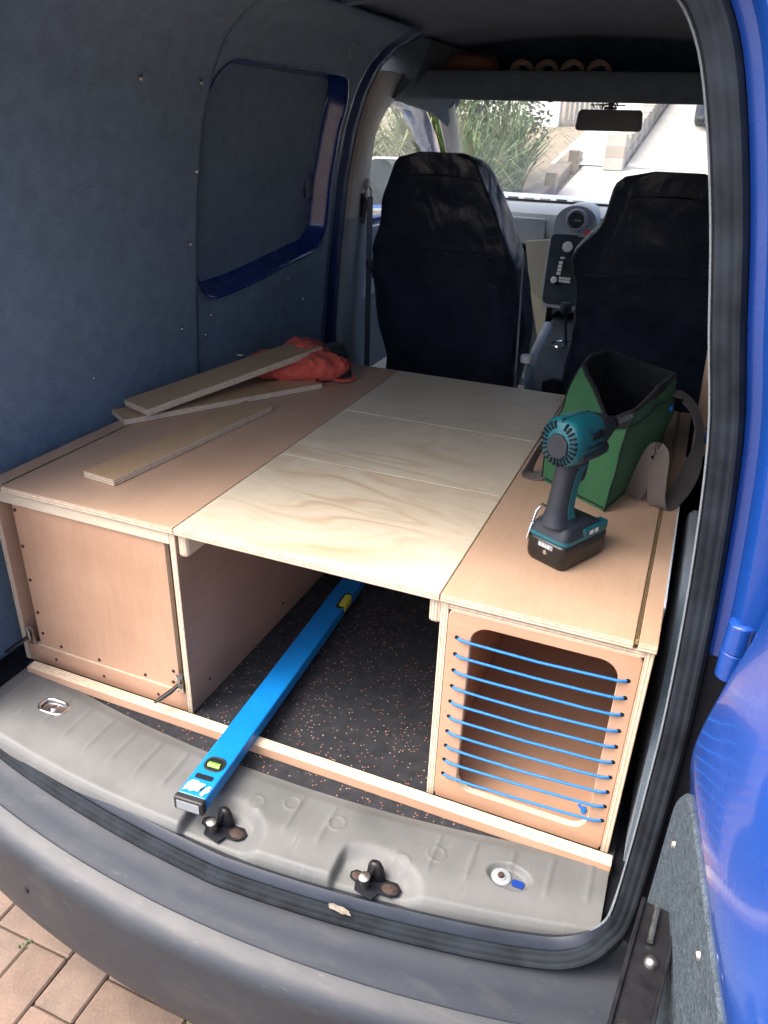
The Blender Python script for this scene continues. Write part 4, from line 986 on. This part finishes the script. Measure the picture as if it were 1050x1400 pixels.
offcut('plywood offcut lying flat underneath the one propped on the red bag', (-.036, .365), (.228, .805), .082, H+.0135, H+.0135, .013)
offcut('plywood offcut propped up with one end on the red bag', (-.004, .388), (.177, .885), .095, H+.0345, H+.084, .0155)
# red stuff sack
rb = thing('stuff_sack', 'rumpled orange red nylon sack with a black strap under a plywood offcut', 'bag', (.15, .85, H))
mb = MB(); nu, nv = 120, 60
def sack(u, v):
    a = 2*math.pi*u; t = math.pi*(v-.5); ca, sa = math.cos(a), math.sin(a)
    ct = math.copysign(abs(math.cos(t))**.65, math.cos(t)); st = math.sin(t)
    p = Vector((.175*ca*ct, .105*sa*ct, .037*math.copysign(abs(st)**.8, st)+.037))
    ht = 1.0+.35*sm(-.05, .10, ca*.1)*(.6)-.25*(1 if ca < -.5 else 0)*sm(-.5, -1, ca)
    p.z *= ht*(.92+.5*mnoise.noise(Vector((p.x*11, p.y*11, 3.3))))
    f = mnoise.noise(Vector((p.x*30, p.y*22, p.z*30)))*.007+.0045*(1-abs(math.sin(p.x*60+p.y*35+5*mnoise.noise(p*14))))**2+.003*(1-abs(math.sin(p.y*95-p.x*40+4*mnoise.noise(p*19))))**3
    p += Vector((ca*f, sa*f, max(f, -.004)*1.0))
    p.z = max(p.z, .001)
    c, s_ = math.cos(.75), math.sin(.75)
    return (.150+p.x*c-p.y*s_*1.0, .850+p.x*s_*.55+p.y*c, H+p.z)
mb.grid(sack, nu, nv); mb.build('sack_body', 'redbag', rb, smooth=70)
mb = strap([(.215, .93, H+.078), (.245, .905, H+.080), (.268, .88, H+.066), (.283, .862, H+.042), (.292, .852, H+.016)], .045, .003, '', '', None, Vector((.6, .8, .1))); mb.build('strap', 'lining', rb)
mb = MB(); mb.tube([(.262, .838, H+.012), (.285, .835, H+.010), (.306, .852, H+.008), (.312, .875, H+.009), (.30, .888, H+.012)], .0065, 8, flat=(1, .6)); mb.build('hem', 'redbag', rb, smooth=60)
mb = MB(); mb.box((-.0, .80, H+.0475), (.016, .812, H+.0495)); mb.build('label_tab', 'white', rb)

def smooth_path(p, n=5):
    p = [Vector(q) for q in p]; out = []
    for i in range(len(p)-1):
        a, b, c, d = p[max(i-1, 0)], p[i], p[i+1], p[min(i+2, len(p)-1)]
        for k in range(n):
            t = k/n; out.append(.5*((2*b)+(c-a)*t+(2*a-5*b+4*c-d)*t*t+(3*b-a-3*c+d)*t**3))
    out.append(p[-1]); return out
# green tool bag
gb = thing('tool_bag', 'open green canvas bag with black lining and taupe webbing handles', 'bag', (1.0, .54, H))
R0 = [(.895,.468,.4035),(.962,.421,.4035),(1.028,.377,.4035),(1.065,.51,.4035),(1.098,.64,.4035),(1.03,.69,.4035),(.962,.72,.4035),(.927,.60,.4035)]
R1 = [(.894,.474,.475),(.966,.420,.47),(1.034,.380,.475),(1.077,.51,.475),(1.106,.635,.475),(1.03,.69,.475),(.958,.715,.475),(.920,.60,.475)]
R2 = [(.909,.498,.548),(.978,.432,.522),(1.040,.392,.555),(1.082,.51,.558),(1.106,.63,.55),(1.03,.69,.55),(.956,.70,.55),(.922,.60,.56)]
R3 = [(.930,.548,.616),(1.003,.438,.5475),(1.047,.440,.575),(1.076,.53,.588),(1.098,.615,.600),(1.03,.690,.598),(.965,.690,.606),(.940,.62,.614)]
def bag_rings(Rs, n=10, sub_=6, inset=0):
    out = []
    seq = []
    for a, b in zip(Rs, Rs[1:]):
        for k in range(sub_): seq.append([tuple(Vector(p).lerp(Vector(q), k/sub_)) for p, q in zip(a, b)])
    seq.append(Rs[-1])
    for ri, r in enumerate(seq):
        c = sum((Vector(p) for p in r), Vector())/8; ring = []
        for k in range(8):
            p = Vector(r[k]); q = Vector(r[(k+1) % 8])
            for j in range(n):
                w = p.lerp(q, j/n)
                if inset: 
                    d = Vector((c.x-w.x, c.y-w.y, 0)); w = w+d.normalized()*inset
                f = mnoise.noise(w*13)*.011+mnoise.noise(w*38)*.003+.004*math.sin(w.z*70+w.x*60)*sm(.42, .5, w.z)*(1-sm(.54, .6, w.z))
                d = Vector((w.x-c.x, w.y-c.y, 0)).normalized()
                if 0 < ri: w = w+d*f+Vector((0, 0, f*.4 if ri == len(seq)-1 else 0))
                ring.append(w)
        out.append(ring)
    return out
RG = bag_rings([R0, R1, R2, R3])
mb = MB(); mb.loft(RG, False); mb.f.append(tuple(range(80))[::-1]); mb.mi.append(0); mb.build('bag_body', 'green', gb, smooth=50)
RL = bag_rings([R0, R1, R2, R3], inset=.006)
mb = MB(); mb.loft([[w+Vector((0, 0, .002)) for w in r] for r in RL], False); mb.f.append(tuple(range(80))[::-1]); mb.mi.append(0); mb.build('bag_lining', 'lining', gb, smooth=50)
mb = MB(); top = RG[-1]; topl = RL[-1]
mb.tube([(a+b)/2+Vector((0, 0, .002)) for a, b in zip(top, topl)]+[(top[0]+topl[0])/2+Vector((0, 0, .002))], .0042, 8, False); zp = mb.build('zip', 'lining', gb, smooth=60)
def seam(pts, name='seam'):
    mb = MB(); mb.tube(pts, .0013, 6); mb.build(name, 'lining', gb, smooth=60)
for c in (20, 0): seam([r[c]+Vector((.0005, -.0012, 0)) for r in RG])
seam([RG[13][k]+Vector((.001, -.0008, 0)) for k in range(20, 41)])
seam([RG[0][k]+Vector((0, -.0006, .006)) for k in range(0, 41)])
seam(smooth_path([RG[11][2]+Vector((0, -.002, 0)), RG[10][6]+Vector((0, -.002, 0)), RG[9][9]+Vector((0, -.002, 0)), RG[9][12]+Vector((0, -.002, 0))], 4), 'crease')
mb = MB()
for k in range(0, 80): 
    a = top[k]; b = top[(k+1) % 80]; dn = Vector((0, 0, -.012)); o_ = Vector((a.x-1.01, a.y-.55, 0)).normalized()*.0012; o2 = Vector((b.x-1.01, b.y-.55, 0)).normalized()*.0012
    mb.add([a+o_, b+o2, b+o2+dn, a+o_+dn], [(0, 1, 2, 3)])
mb.build('rim_binding', 'lining', gb, smooth=60)
Rk = Vector((.9, -.35, 0)); Fk = Vector((.35, .9, 0))
hd = [(1.070, .460, .405), (1.076, .452, .44), (1.086, .448, .485), (1.094, .446, .506), (1.102, .442, .500), (1.106, .436, .46), (1.110, .432, .425), (1.120, .436, .406), (1.138, .468, .409), (1.156, .530, .425), (1.166, .590, .455), (1.163, .622, .495), (1.145, .630, .535), (1.118, .622, .560), (1.104, .612, .562)]
hp = smooth_path(hd); wd = [Rk.lerp(Fk, sm(.45, .8, i/len(hp))) for i in range(len(hp))]
strap(hp, .034, .0028, '', '', None, wd).build('handle', 'webbing', gb, smooth=60)
hp = smooth_path([(.912, .505, .52), (.896, .495, .49), (.880, .490, .455), (.868, .484, .42), (.868, .478, .4055), (.884, .474, .4045), (.900, .478, .409)])
strap(hp, .036, .0028, '', '', None, Vector((.35, .9, .1))).build('handle', 'webbing', gb, smooth=60)
mb = MB(); mb.box((1.100, .60, .535), (1.106, .615, .545)); mb.build('zip_pull', 'cord', gb)

# impact driver
im = thing('impact_driver', 'teal and black cordless impact driver standing upright on its battery', 'power tool', (.992, .196, H+.0003), (0, 0, R(-27)))
def se_ring(y, w, h, zc, n=28, e=.75, xo=0): 
    return [(xo+w*math.copysign(abs(math.cos(2*math.pi*k/n))**e, math.cos(2*math.pi*k/n)), y, zc+h*math.copysign(abs(math.sin(2*math.pi*k/n))**e, math.sin(2*math.pi*k/n))) for k in range(n)]
def imb(mb, name, mat, **kw): return mb.build(name, mat, im, world=False, **kw)
zc = .204
mb = MB(); mb.loft([se_ring(y, w, h, zc+o) for y, w, h, o in ((-.062, .026, .029, 0), (-.058, .0315, .034, 0), (-.050, .0335, .0365, 0), (-.030, .0335, .037, 0), (-.005, .0325, .0355, .001), (.006, .031, .033, .002))]); imb(mb, 'motor_housing', 'teal', smooth=45)
mb = MB(); mb.loft([se_ring(y, w, h, zc+.003, e=.9) for y, w, h in ((.004, .030, .030), (.012, .029, .029), (.030, .025, .025), (.048, .019, .019), (.058, .0145, .0145), (.062, .012, .012))]); imb(mb, 'gear_case', 'toolgrip', smooth=45)
mb = MB(); mb.lathe([(.011, 0), (.0115, .010), (.0095, .013), (.0085, .013)], 18, Matrix.Translation((0, .062, zc+.003)) @ Matrix.Rotation(R(-90), 4, 'X')); imb(mb, 'chuck_sleeve', 'blacksteel', smooth=40)
mb = MB(); mb.lathe([(.0056, 0), (.0056, .046), (.0048, .048), (.0001, .048)], 12, Matrix.Translation((0, .074, zc+.003)) @ Matrix.Rotation(R(-90), 4, 'X')); imb(mb, 'bit_holder', 'steel', smooth=50)
mb = MB(); mb.prism([(.0190*math.cos(R(22.5+45*k)), zc-.004+.020*math.sin(R(22.5+45*k))) for k in range(8)], -.066, -.058, 1); imb(mb, 'rear_cap', 'toolgrip', bevel=.002)
for k in range(26):
    a = 2*math.pi*k/26
    if math.sin(a) > .98: continue
    c, s_ = math.cos(a), math.sin(a); mb = MB(); p = Vector((.0262*c, -.0632, zc+.0290*s_)); d = Vector((c, 0, s_)); t = Vector((-s_, 0, c)); yv = Vector((0, 1, 0))
    mb.add([p+d*u+t*v+yv*w for w in (-.0012, .004) for u, v in ((-.0055, -.0012), (.0050, -.0015), (.0050, .0015), (-.0055, .0012))], [(0,1,2,3),(7,6,5,4),(0,4,5,1),(1,5,6,2),(2,6,7,3),(3,7,4,0)]); imb(mb, 'vent_slot', 'blacksheet')
mb = MB(); mb.loft([se_ring(y, w, .0125, zc-.018, n=20) for y, w in ((-.045, .0345), (-.040, .0355), (.0, .0345), (.020, .0315), (.026, .029))]); imb(mb, 'side_band', 'toolgrip', smooth=40)
for sx in (-1, 1):
    for k in range(3):
        mb = MB(); mb.box((sx*.0325-.0025, -.026+.010*k, zc+.006), (sx*.0325+.0025, -.021+.010*k, zc+.018)); imb(mb, 'cooling_slot', 'blacksheet', bevel=.001)
    mb = MB(); mb.box((sx*.0335-.002, -.040, zc-.006), (sx*.0335+.002, .004, zc-.002)); imb(mb, 'trim_line', 'blackplastic', bevel=.001)
hs = [(.178, -.018, .021, .030), (.165, -.022, .0185, .027), (.150, -.026, .0165, .0235), (.130, -.030, .0162, .0215), (.110, -.033, .0165, .0215), (.092, -.035, .0172, .0222), (.080, -.034, .020, .026), (.070, -.030, .027, .035)]
mb = MB(); mb.loft([[(w*math.copysign(abs(math.cos(a))**.8, math.cos(a)), y+d*math.copysign(abs(math.sin(a))**.8, math.sin(a)), z) for a in [2*math.pi*k/26 for k in range(26)]] for z, y, w, d in hs]); imb(mb, 'handle', 'toolgrip', smooth=50)
mb = MB(); mb.loft([[(w*math.copysign(abs(math.cos(a))**.7, math.cos(a)), y+.0165+.006*math.copysign(abs(math.sin(a))**.8, math.sin(a)), z) for a in [2*math.pi*k/18 for k in range(18)]] for z, y, w in ((.168, -.019, .010), (.15, -.024, .0115), (.12, -.029, .0115), (.095, -.032, .0105))]); imb(mb, 'handle_inlay', 'teal', smooth=50)
for sx in (-1, 1):
    mb = MB(); mb.loft([[(sx*(w+.0006), y+u*d, z) for u in (-.1, .55)]+[(sx*(w-.004), y+u*d, z) for u in (.6, -.15)] for z, y, w, d in hs[1:7]]); imb(mb, 'grip_flash', 'teal', smooth=30)
mb = MB(); mb.loft([[(w*math.cos(a), .006-.0*z+.010*math.sin(a)+(z-.14)*.15, z) for a in [2*math.pi*k/14 for k in range(14)]] for z, w in ((.128, .006), (.135, .0085), (.155, .0088), (.164, .007))]); imb(mb, 'trigger', 'blackplastic', smooth=50)
def base_ring(z, k, y0=-.060, y1=.056, hw=.0375, r=.012): return [((u)*k, (v-(y0+y1)/2)*k+(y0+y1)/2, z) for u, v in rrect(-hw, hw, y0, y1, r, 4)]
mb = MB(); mb.loft([base_ring(.073, .62, -.055, .02), base_ring(.068, .80, -.058, .035), base_ring(.060, .93, -.058, .045), base_ring(.050, .97)]); imb(mb, 'foot', 'toolgrip', smooth=40)
mb = MB(); mb.loft([base_ring(.0505, .975), base_ring(.046, .99), base_ring(.0425, .965)]); imb(mb, 'foot_band', 'teal', smooth=30)
mb = MB(); mb.loft([base_ring(.0425, .97), base_ring(.040, 1.0), base_ring(.016, 1.0), base_ring(.006, .97), base_ring(0, .90)]); imb(mb, 'battery', 'batt', smooth=30)
mb = MB(); mb.box((-.0385, -.02, .012), (.0385, .035, .034)); imb(mb, 'battery_side', 'blackplastic', bevel=.003)
mb = MB(); mb.box((.020, -.015, .046), (.0378, .05, .062)); imb(mb, 'side_flash', 'teal', bevel=.004)
mb = MB(); mb.box((-.012, -.0612, .031), (.016, -.059, .039)); imb(mb, 'charge_gauge', 'greytrim', bevel=.0008)
for k in range(4):
    mb = MB(); mb.box((-.009+.0055*k, -.0619, .0325), (-.006+.0055*k, -.0610, .0375)); imb(mb, 'gauge_light', 'white')
mb = MB(); mb.lathe([(.0001, .0022), (.0035, .002), (.0042, 0)], 14, Matrix.Translation((.003, -.060, .0245)) @ Matrix.Rotation(R(90), 4, 'X')); imb(mb, 'gauge_button', 'steel', smooth=40)
mb = MB(); mb.prism([(.0,.0), (.014,.0), (.014,.012), (.0,.012)], 0, 1, 2); 
mb = MB(); mb.tube([(-.033, -.030, .052), (-.043, -.040, .050), (-.045, -.046, .024), (-.045, -.044, .030), (-.045, -.030, .068), (-.042, -.020, .078), (-.038, -.016, .074)], .0024, 8); imb(mb, 'belt_hook', 'steel', smooth=60)
for k, (u, v) in enumerate(((.024, .058), (.030, .058))):
    mb = MB(); mb.box((.0374, .0+.013*k, .050), (.0382, .009+.013*k, .057)); imb(mb, 'rating_mark', 'white')

for sx in (-1, 1):
    for (y, z) in ((-.034, .225), (-.008, .222), (-.030, .160), (-.036, .085)):
        hw = {.225: .0325, .222: .0318, .160: .0185, .085: .0185}[z]
        mb = MB(); mb.lathe([(.0001, .001), (.0018, .001), (.0026, 0)], 8, Matrix.Translation((sx*hw*.985, y, z)) @ Matrix.Rotation(sx*R(90), 4, 'Y')); imb(mb, 'case_screw', 'blacksteel')
mb = MB(); mb.box((-.0006, -.0605, zc+.028), (.0006, .004, zc+.0372)); imb(mb, 'mould_line', 'blackplastic')
# bottle between the seats
bo = thing('water_bottle', 'clear plastic water bottle with a white cap standing between the seats', 'bottle', (.652, 1.43, .1425))
bo.scale = (1.12, 1.12, 1.15)
bp = [(.0001, 0), (.028, 0), (.032, .006), (.032, .05), (.0305, .06), (.032, .07), (.032, .125), (.029, .15), (.020, .175), (.0135, .188), (.0135, .20)]
mb = MB(); mb.lathe(bp, 28); mb.build('bottle_body', 'bottle', bo, world=False, smooth=50)
mb = MB(); mb.lathe([(.0165, .193), (.0170, .196), (.0170, .209), (.0150, .212), (.0001, .212)], 24); mb.build('cap', 'white', bo, world=False, smooth=40)
M['water'] = thin_glass('water', (.72, .82, .9), .03)
mb = MB()
for k in range(5): mb.box((-.008, -.0332, .062+.016*k), (.008, -.0322, .073+.016*k)); 
mb.build('label_print', 'white', bo, world=False)
# rolls and cloth on the overhead shelf
for k in range(4):
    x = .435+.082*k; o = thing('tape_roll', ['brown tape roll next to the orange cloth on the overhead shelf', 'second tape roll from the orange cloth on the overhead shelf', 'third tape roll from the orange cloth on the overhead shelf', 'fourth tape roll from the orange cloth, at the far end of the row'][k], 'tape roll', (x, 1.93, 1.1735), (R(90), 0, 0), 'tape rolls on the overhead shelf')
    mb = MB(); mb.loft([[(r*math.cos(2*math.pi*j/32), r*math.sin(2*math.pi*j/32), z) for j in range(32)] for r, z in ((.030, 0), (.0405, 0), (.042, .002), (.042, .044), (.0405, .046), (.030, .046), (.030, 0))], False); mb.build('tape', 'tape', o, world=False, smooth=40)
    mb = MB(); mb.loft([[(r*math.cos(2*math.pi*j/32), r*math.sin(2*math.pi*j/32), z) for j in range(32)] for r, z in ((.027, -.001), (.0302, -.001), (.0302, .047), (.027, .047), (.027, -.001))], False); mb.build('core', 'tapecore', o, world=False, smooth=40)
mb = MB()
def clo(u, v):
    a = 2*math.pi*u; t = math.pi*(v-.5); p = Vector((.10*math.cos(a)*abs(math.cos(t))**.6, .06*math.sin(a)*abs(math.cos(t))**.6, .052*math.sin(t)+.052)); f = .012*mnoise.noise(p*26); return (.24+p.x*(1+f*5), 1.97+p.y, 1.1305+max(0, p.z+f))
mb.grid(clo, 40, 24); tag(mb.build('folded_cloth', 'orange_cloth', smooth=70), 'crumpled faded orange cloth on the overhead shelf', 'cloth')
# ------------------------------------------------------------------ outside, ahead of the van
M['leaf1'] = plain('flax leaf', (.065, .130, .030), .5, .5, 3); M['leaf2'] = plain('pale leaf', (.095, .150, .042), .55, .5, 3); M['leaf3'] = plain('dark leaf', (.045, .085, .03), .5, .5, 4)
M['dryleaf'] = plain('dry leaf', (.22, .16, .08), .7, .3, 4); M['petal'] = plain('white petals', (.75, .72, .62), .6, .1, 9); M['stem'] = plain('stems', (.12, .085, .05), .8, .3, 12)
def flax(x, y, hgt, n, label, seed, cat='flax plant', mat='leaf1'):
    r = random.Random(seed); z0 = terrain(y)-.05; t = thing('flax_plant', label, cat, (x, y, z0), group='strap leaved plants beside the driveway')
    for mats, cnt, nm in ((mat, n, 'leaf_clump'), ('dryleaf', n//7, 'dry_leaves')):
        mb = MB()
        for k in range(cnt):
            a = r.uniform(0, 6.283); lean = r.uniform(.05, .9); L = hgt*r.uniform(.65, 1.1); w = r.uniform(.009, .020)
            d = Vector((math.cos(a), math.sin(a), 0)); s_ = Vector((-math.sin(a), math.cos(a), 0)); b = Vector((r.uniform(-.2, .2), r.uniform(-.2, .2), 0)); pts = []
            for q in range(6):
                f = q/5; p = b+d*(L*lean*f**1.5)+Vector((0, 0, L*(f-.35*lean*f*f*f-.35*lean*f**4))); ww = w*(1-f**2.2)*(.6+.4*min(1, f*4)); pts += [p-s_*ww, p+s_*ww]
            mb.add(pts, [(2*q, 2*q+1, 2*q+3, 2*q+2) for q in range(5)])
        mb.build(nm, mats, t, world=False, kind=None)
    return t
def shrub(x, y, rx, rz, n, label, seed, mat='leaf2', flowers=0, cat='shrub'):
    r = random.Random(seed); z0 = terrain(y)-.05; t = thing('shrub', label, cat, (x, y, z0), group='leafy shrubs left of the driveway')
    mb = MB(); fl = MB(); lobes = [(Vector((r.uniform(-.65, .65)*rx, r.uniform(-.6, .6)*rx, r.uniform(.25, .95)*rz)), r.uniform(.25, .5)*rx) for k in range(16)]
    for k in range(n):
        c, rad = lobes[r.randrange(16)]; d = Vector((r.gauss(0, 1), r.gauss(0, 1), r.gauss(0, 1))).normalized(); p = c+d*rad*(r.random()**.4)
        if p.z < .02: continue
        a = Vector((r.gauss(0, 1), r.gauss(0, 1), r.gauss(0, .7))).normalized(); b = a.cross(d).normalized(); L = r.uniform(.05, .12); w = L*.28
        mb.add([p, p+a*L*.5+b*w, p+a*L, p+a*L*.5-b*w], [(0, 1, 2, 3)])
    for k in range(flowers):
        c, rad = lobes[r.randrange(16)]; d = Vector((r.gauss(0, 1), -abs(r.gauss(0, 1)), r.gauss(0, 1))).normalized(); p = c+d*rad*1.02
        for q in range(5):
            a = q*1.2566; s1 = d.orthogonal().normalized(); s2 = d.cross(s1); e = s1*math.cos(a)+s2*math.sin(a); g = s1*math.cos(a+.6)+s2*math.sin(a+.6)
            fl.add([p, p+e*.05+d*.02, p+(e+g)*.035+d*.03, p+g*.05+d*.02], [(0, 1, 2, 3)])
    mb.build('foliage', mat, t, world=False)
    if flowers: fl.build('blossom', 'petal', t, world=False)
    sb = MB()
    for c, rad in lobes[:9]: sb.tube([(0, 0, 0), c*.5+Vector((0, 0, .1*rz)), c], [.03, .018, .006], 6)
    sb.build('stem', 'stem', t, world=False); return t
flax(-1.75, 8.6, 1.75, 420, 'tall arching strap leaved plant beside the concrete driveway edge', 1)
flax(-2.5, 9.4, 2.1, 440, 'tallest upright strap leaved plant behind the driveway edging', 2, mat='leaf2')
flax(-1.75, 10.6, 1.6, 360, 'strap leaved plant just below the timber edging post', 3)
flax(-3.2, 8.2, 1.9, 420, 'broad strap leaved plant in front of the shrubs', 4, mat='leaf2')
shrub(-3.3, 10.8, 1.3, 2.9, 4200, 'big pale green shrub behind the strap leaved plants', 5)
shrub(-2.3, 11.9, .9, 2.2, 3600, 'narrow dark green shrub next to the white wall', 6, 'leaf3')
shrub(-5.0, 8.6, 1.5, 3.0, 4200, 'large shrub with white flowers seen past the door mirror', 7, 'leaf2', 60)
shrub(-4.4, 6.0, 1.3, 2.3, 4200, 'white flowered shrub beside the parked van', 8, 'leaf1', 70)
shrub(-7.4, 7.8, 1.8, 3.2, 4200, 'dark shrub at the back of the garden bed', 9, 'leaf3', 20)
shrub(-2.9, 4.6, .9, 1.5, 3000, 'low shrub by the side window of the van', 10, 'leaf1', 30)
shrub(-6.0, 12.5, 2.0, 4.0, 4200, 'tall shrub rising behind the flowering ones', 12, 'leaf1')
# timber edging posts and low block walls
M['timber'] = ply_face('weathered timber', [(.16, .12, .09), (.24, .19, .145), (.32, .26, .20)], (1.5, 12, 12)); M['stone'] = m_conc('pale block', (.50, .46, .40)); M['whitewall'] = m_conc('white render', (.78, .77, .75))
M['brownblock'] = m_conc('brown block', (.40, .35, .29))
ed = thing('timber_edging', 'stepped weathered timber sleepers retaining the garden bed', 'edging', (-1.2, 10, terrain(10)))
for k in range(7):
    y0 = 6.4+1.02*k; y1 = y0+1.0; mb = MB(); mb.prism([(y0, terrain(y0)-.1), (y1, terrain(y1)-.1), (y1, terrain(y1)+.13), (y0, terrain(y0)+.13)], -1.42, -1.16, 0); mb.build('sleeper', 'timber', ed, bevel=.015)
for k in range(3):
    y0 = 9.2+1.7*k; mb = MB(); mb.box((-1.24, y0, terrain(y0)-.1), (-1.08, y0+.16, terrain(y0)+.30)); mb.build('post', 'timber', ed, bevel=.01)
wl = thing('block_wall', 'low brown block wall climbing beside the upper driveway', 'wall', (-.55, 16, terrain(16)))
bs = None
for row in range(2):
    for k in range(20):
        y0 = 13.1+.42*k+(.21 if row else 0); z0 = terrain(y0)+.20*row; mb = MB(); mb.box((-.69, y0, z0-.02), (-.43, y0+.40, z0+.185)); o = mb.build('block', ['brownblock', 'stone'][(k*7+row*3) % 2], wl, bevel=.012)
pil = thing('block_pillar', 'square pale block pillar at the foot of the low wall', 'pillar', (-.48, 12.9, terrain(12.9)))
for k in range(3):
    z0 = terrain(12.9)+.17*k; mb = MB(); mb.box((-.70, 12.72, z0-.02), (-.40, 13.02, z0+.163)); mb.build('block', 'stone' if k != 1 else 'brownblock', pil, bevel=.012)
ww = thing('garden_wall', 'white rendered garden wall with a grey gate behind the shrubs', 'wall', (-3, 17, terrain(17)))
MB().box((-5.5, 17.0, terrain(17)-.6), (-2.3, 17.25, terrain(17)+1.9)).build('wall_face', 'whitewall', ww, bevel=.02)
MB().box((-5.55, 16.96, terrain(17)+1.9), (-2.25, 17.29, terrain(17)+2.0)).build('coping', 'stone', ww, bevel=.02)
for k in range(9): MB().box((-2.2+.1*k, 17.08, terrain(17)+.05), (-2.14+.1*k, 17.12, terrain(17)+1.5)).build('gate_bar', 'steel', ww)
MB().box((-2.25, 17.06, terrain(17)+1.2), (-1.3, 17.14, terrain(17)+1.28)).build('gate_rail', 'steel', ww)
hs_ = thing('house', 'pale house with a grey roof at the top of the driveway', 'house', (-6, 34, terrain(34)))
MB().box((-16, 34, terrain(34)-2), (-1, 42, terrain(34)+3.2)).build('wall', 'whitewall', hs_)
mb = MB(); mb.loft([[(x, 33.5, terrain(34)+3.1), (x, 38, terrain(34)+5.4), (x, 42.5, terrain(34)+3.1)] for x in (-16.5, -.5)]); mb.build('roof', 'road', hs_)
for k in range(4):
    x0 = -14.5+3.4*k; o = MB().box((x0, 33.93, terrain(34)+.9), (x0+1.6, 34.02, terrain(34)+2.3)).build('window', 'glass_side', hs_); 
    mb = MB(); frame_holes(mb, [(x0-.08, terrain(34)+.82), (x0+1.68, terrain(34)+.82), (x0+1.68, terrain(34)+2.38), (x0-.08, terrain(34)+2.38)], [(x0, terrain(34)+.9), (x0+1.6, terrain(34)+.9), (x0+1.6, terrain(34)+2.3), (x0, terrain(34)+2.3)], 33.9, 34.0, 1, 0, 0); mb.build('window_frame', 'whitewall', hs_)
# parked car up the slope
cy = 16.6; cz = terrain(cy)
pc = thing('parked_car', 'dark blue hatchback parked head on at the top of the driveway', 'car', (1.25, cy, cz), (math.atan(.16), 0, 0))
M['carpaint'] = paint('dark car paint', (.018, .028, .045)); M['carglass'] = plain('car glass', (.02, .03, .04), .05, .1, 5); M['tyre'] = plain('tyre', (.015, .015, .015), .8, .2, 40); M['lamp'] = plain('headlamp lens', (.75, .78, .8), .1, .05, 20)
secs = [(0, .30, .62, .74), (.08, .22, .70, .84), (.6, .20, .86, .87), (1.05, .20, .95, .88), (1.12, .20, .98, .88), (3.2, .22, 1.0, .88), (3.85, .3, .95, .82), (3.95, .4, .8, .76)]
mb = MB(); mb.loft([[(-w, y, zb), (-w*1.0, y, zt*.72), (-w*.93, y, zt), (w*.93, y, zt), (w, y, zt*.72), (w, y, zb)] for y, zb, zt, w in secs]); mb.build('body', 'carpaint', pc, world=False, smooth=35, bevel=.03)
mb = MB(); mb.loft([[(-.80, y0, .92), (-.62, y1, 1.48), (.62, y1, 1.48), (.80, y0, .92)] for y0, y1 in ((1.0, 1.75), (3.7, 3.2))]); mb.build('cabin', 'carpaint', pc, world=False, bevel=.05)
mb = MB(); mb.add([(-.74, 1.0, .95), (.74, 1.0, .95), (.57, 1.69, 1.44), (-.57, 1.69, 1.44)], [(0, 1, 2, 3)]); mb.build('windscreen', 'carglass', pc, world=False, solid=.02)
for sx in (-1, 1):
    mb = MB(); mb.prism(rrect(sx*.58-.14, sx*.58+.14, .58, .72, .05, 4), -.01, .12, 1); mb.build('headlamp', 'lamp', pc, world=False, bevel=.01)
    for yw in (.75, 3.2):
        mb = MB(); mb.lathe([(.001, -.1), (.25, -.1), (.31, -.06), (.31, .06), (.25, .1), (.001, .1)], 24, Matrix.Translation((sx*.80, yw, .31)) @ Matrix.Rotation(R(90), 4, 'Y')); mb.build('wheel', 'tyre', pc, world=False, smooth=40)
mb = MB(); mb.prism(rrect(-.42, .42, .34, .52, .05, 4), -.012, .10, 1); mb.build('grille', 'blackplastic', pc, world=False, bevel=.01)
mb = MB(); mb.box((-.26, -.02, .40), (.26, .0, .50)); mb.build('number_plate', 'white', pc, world=False)
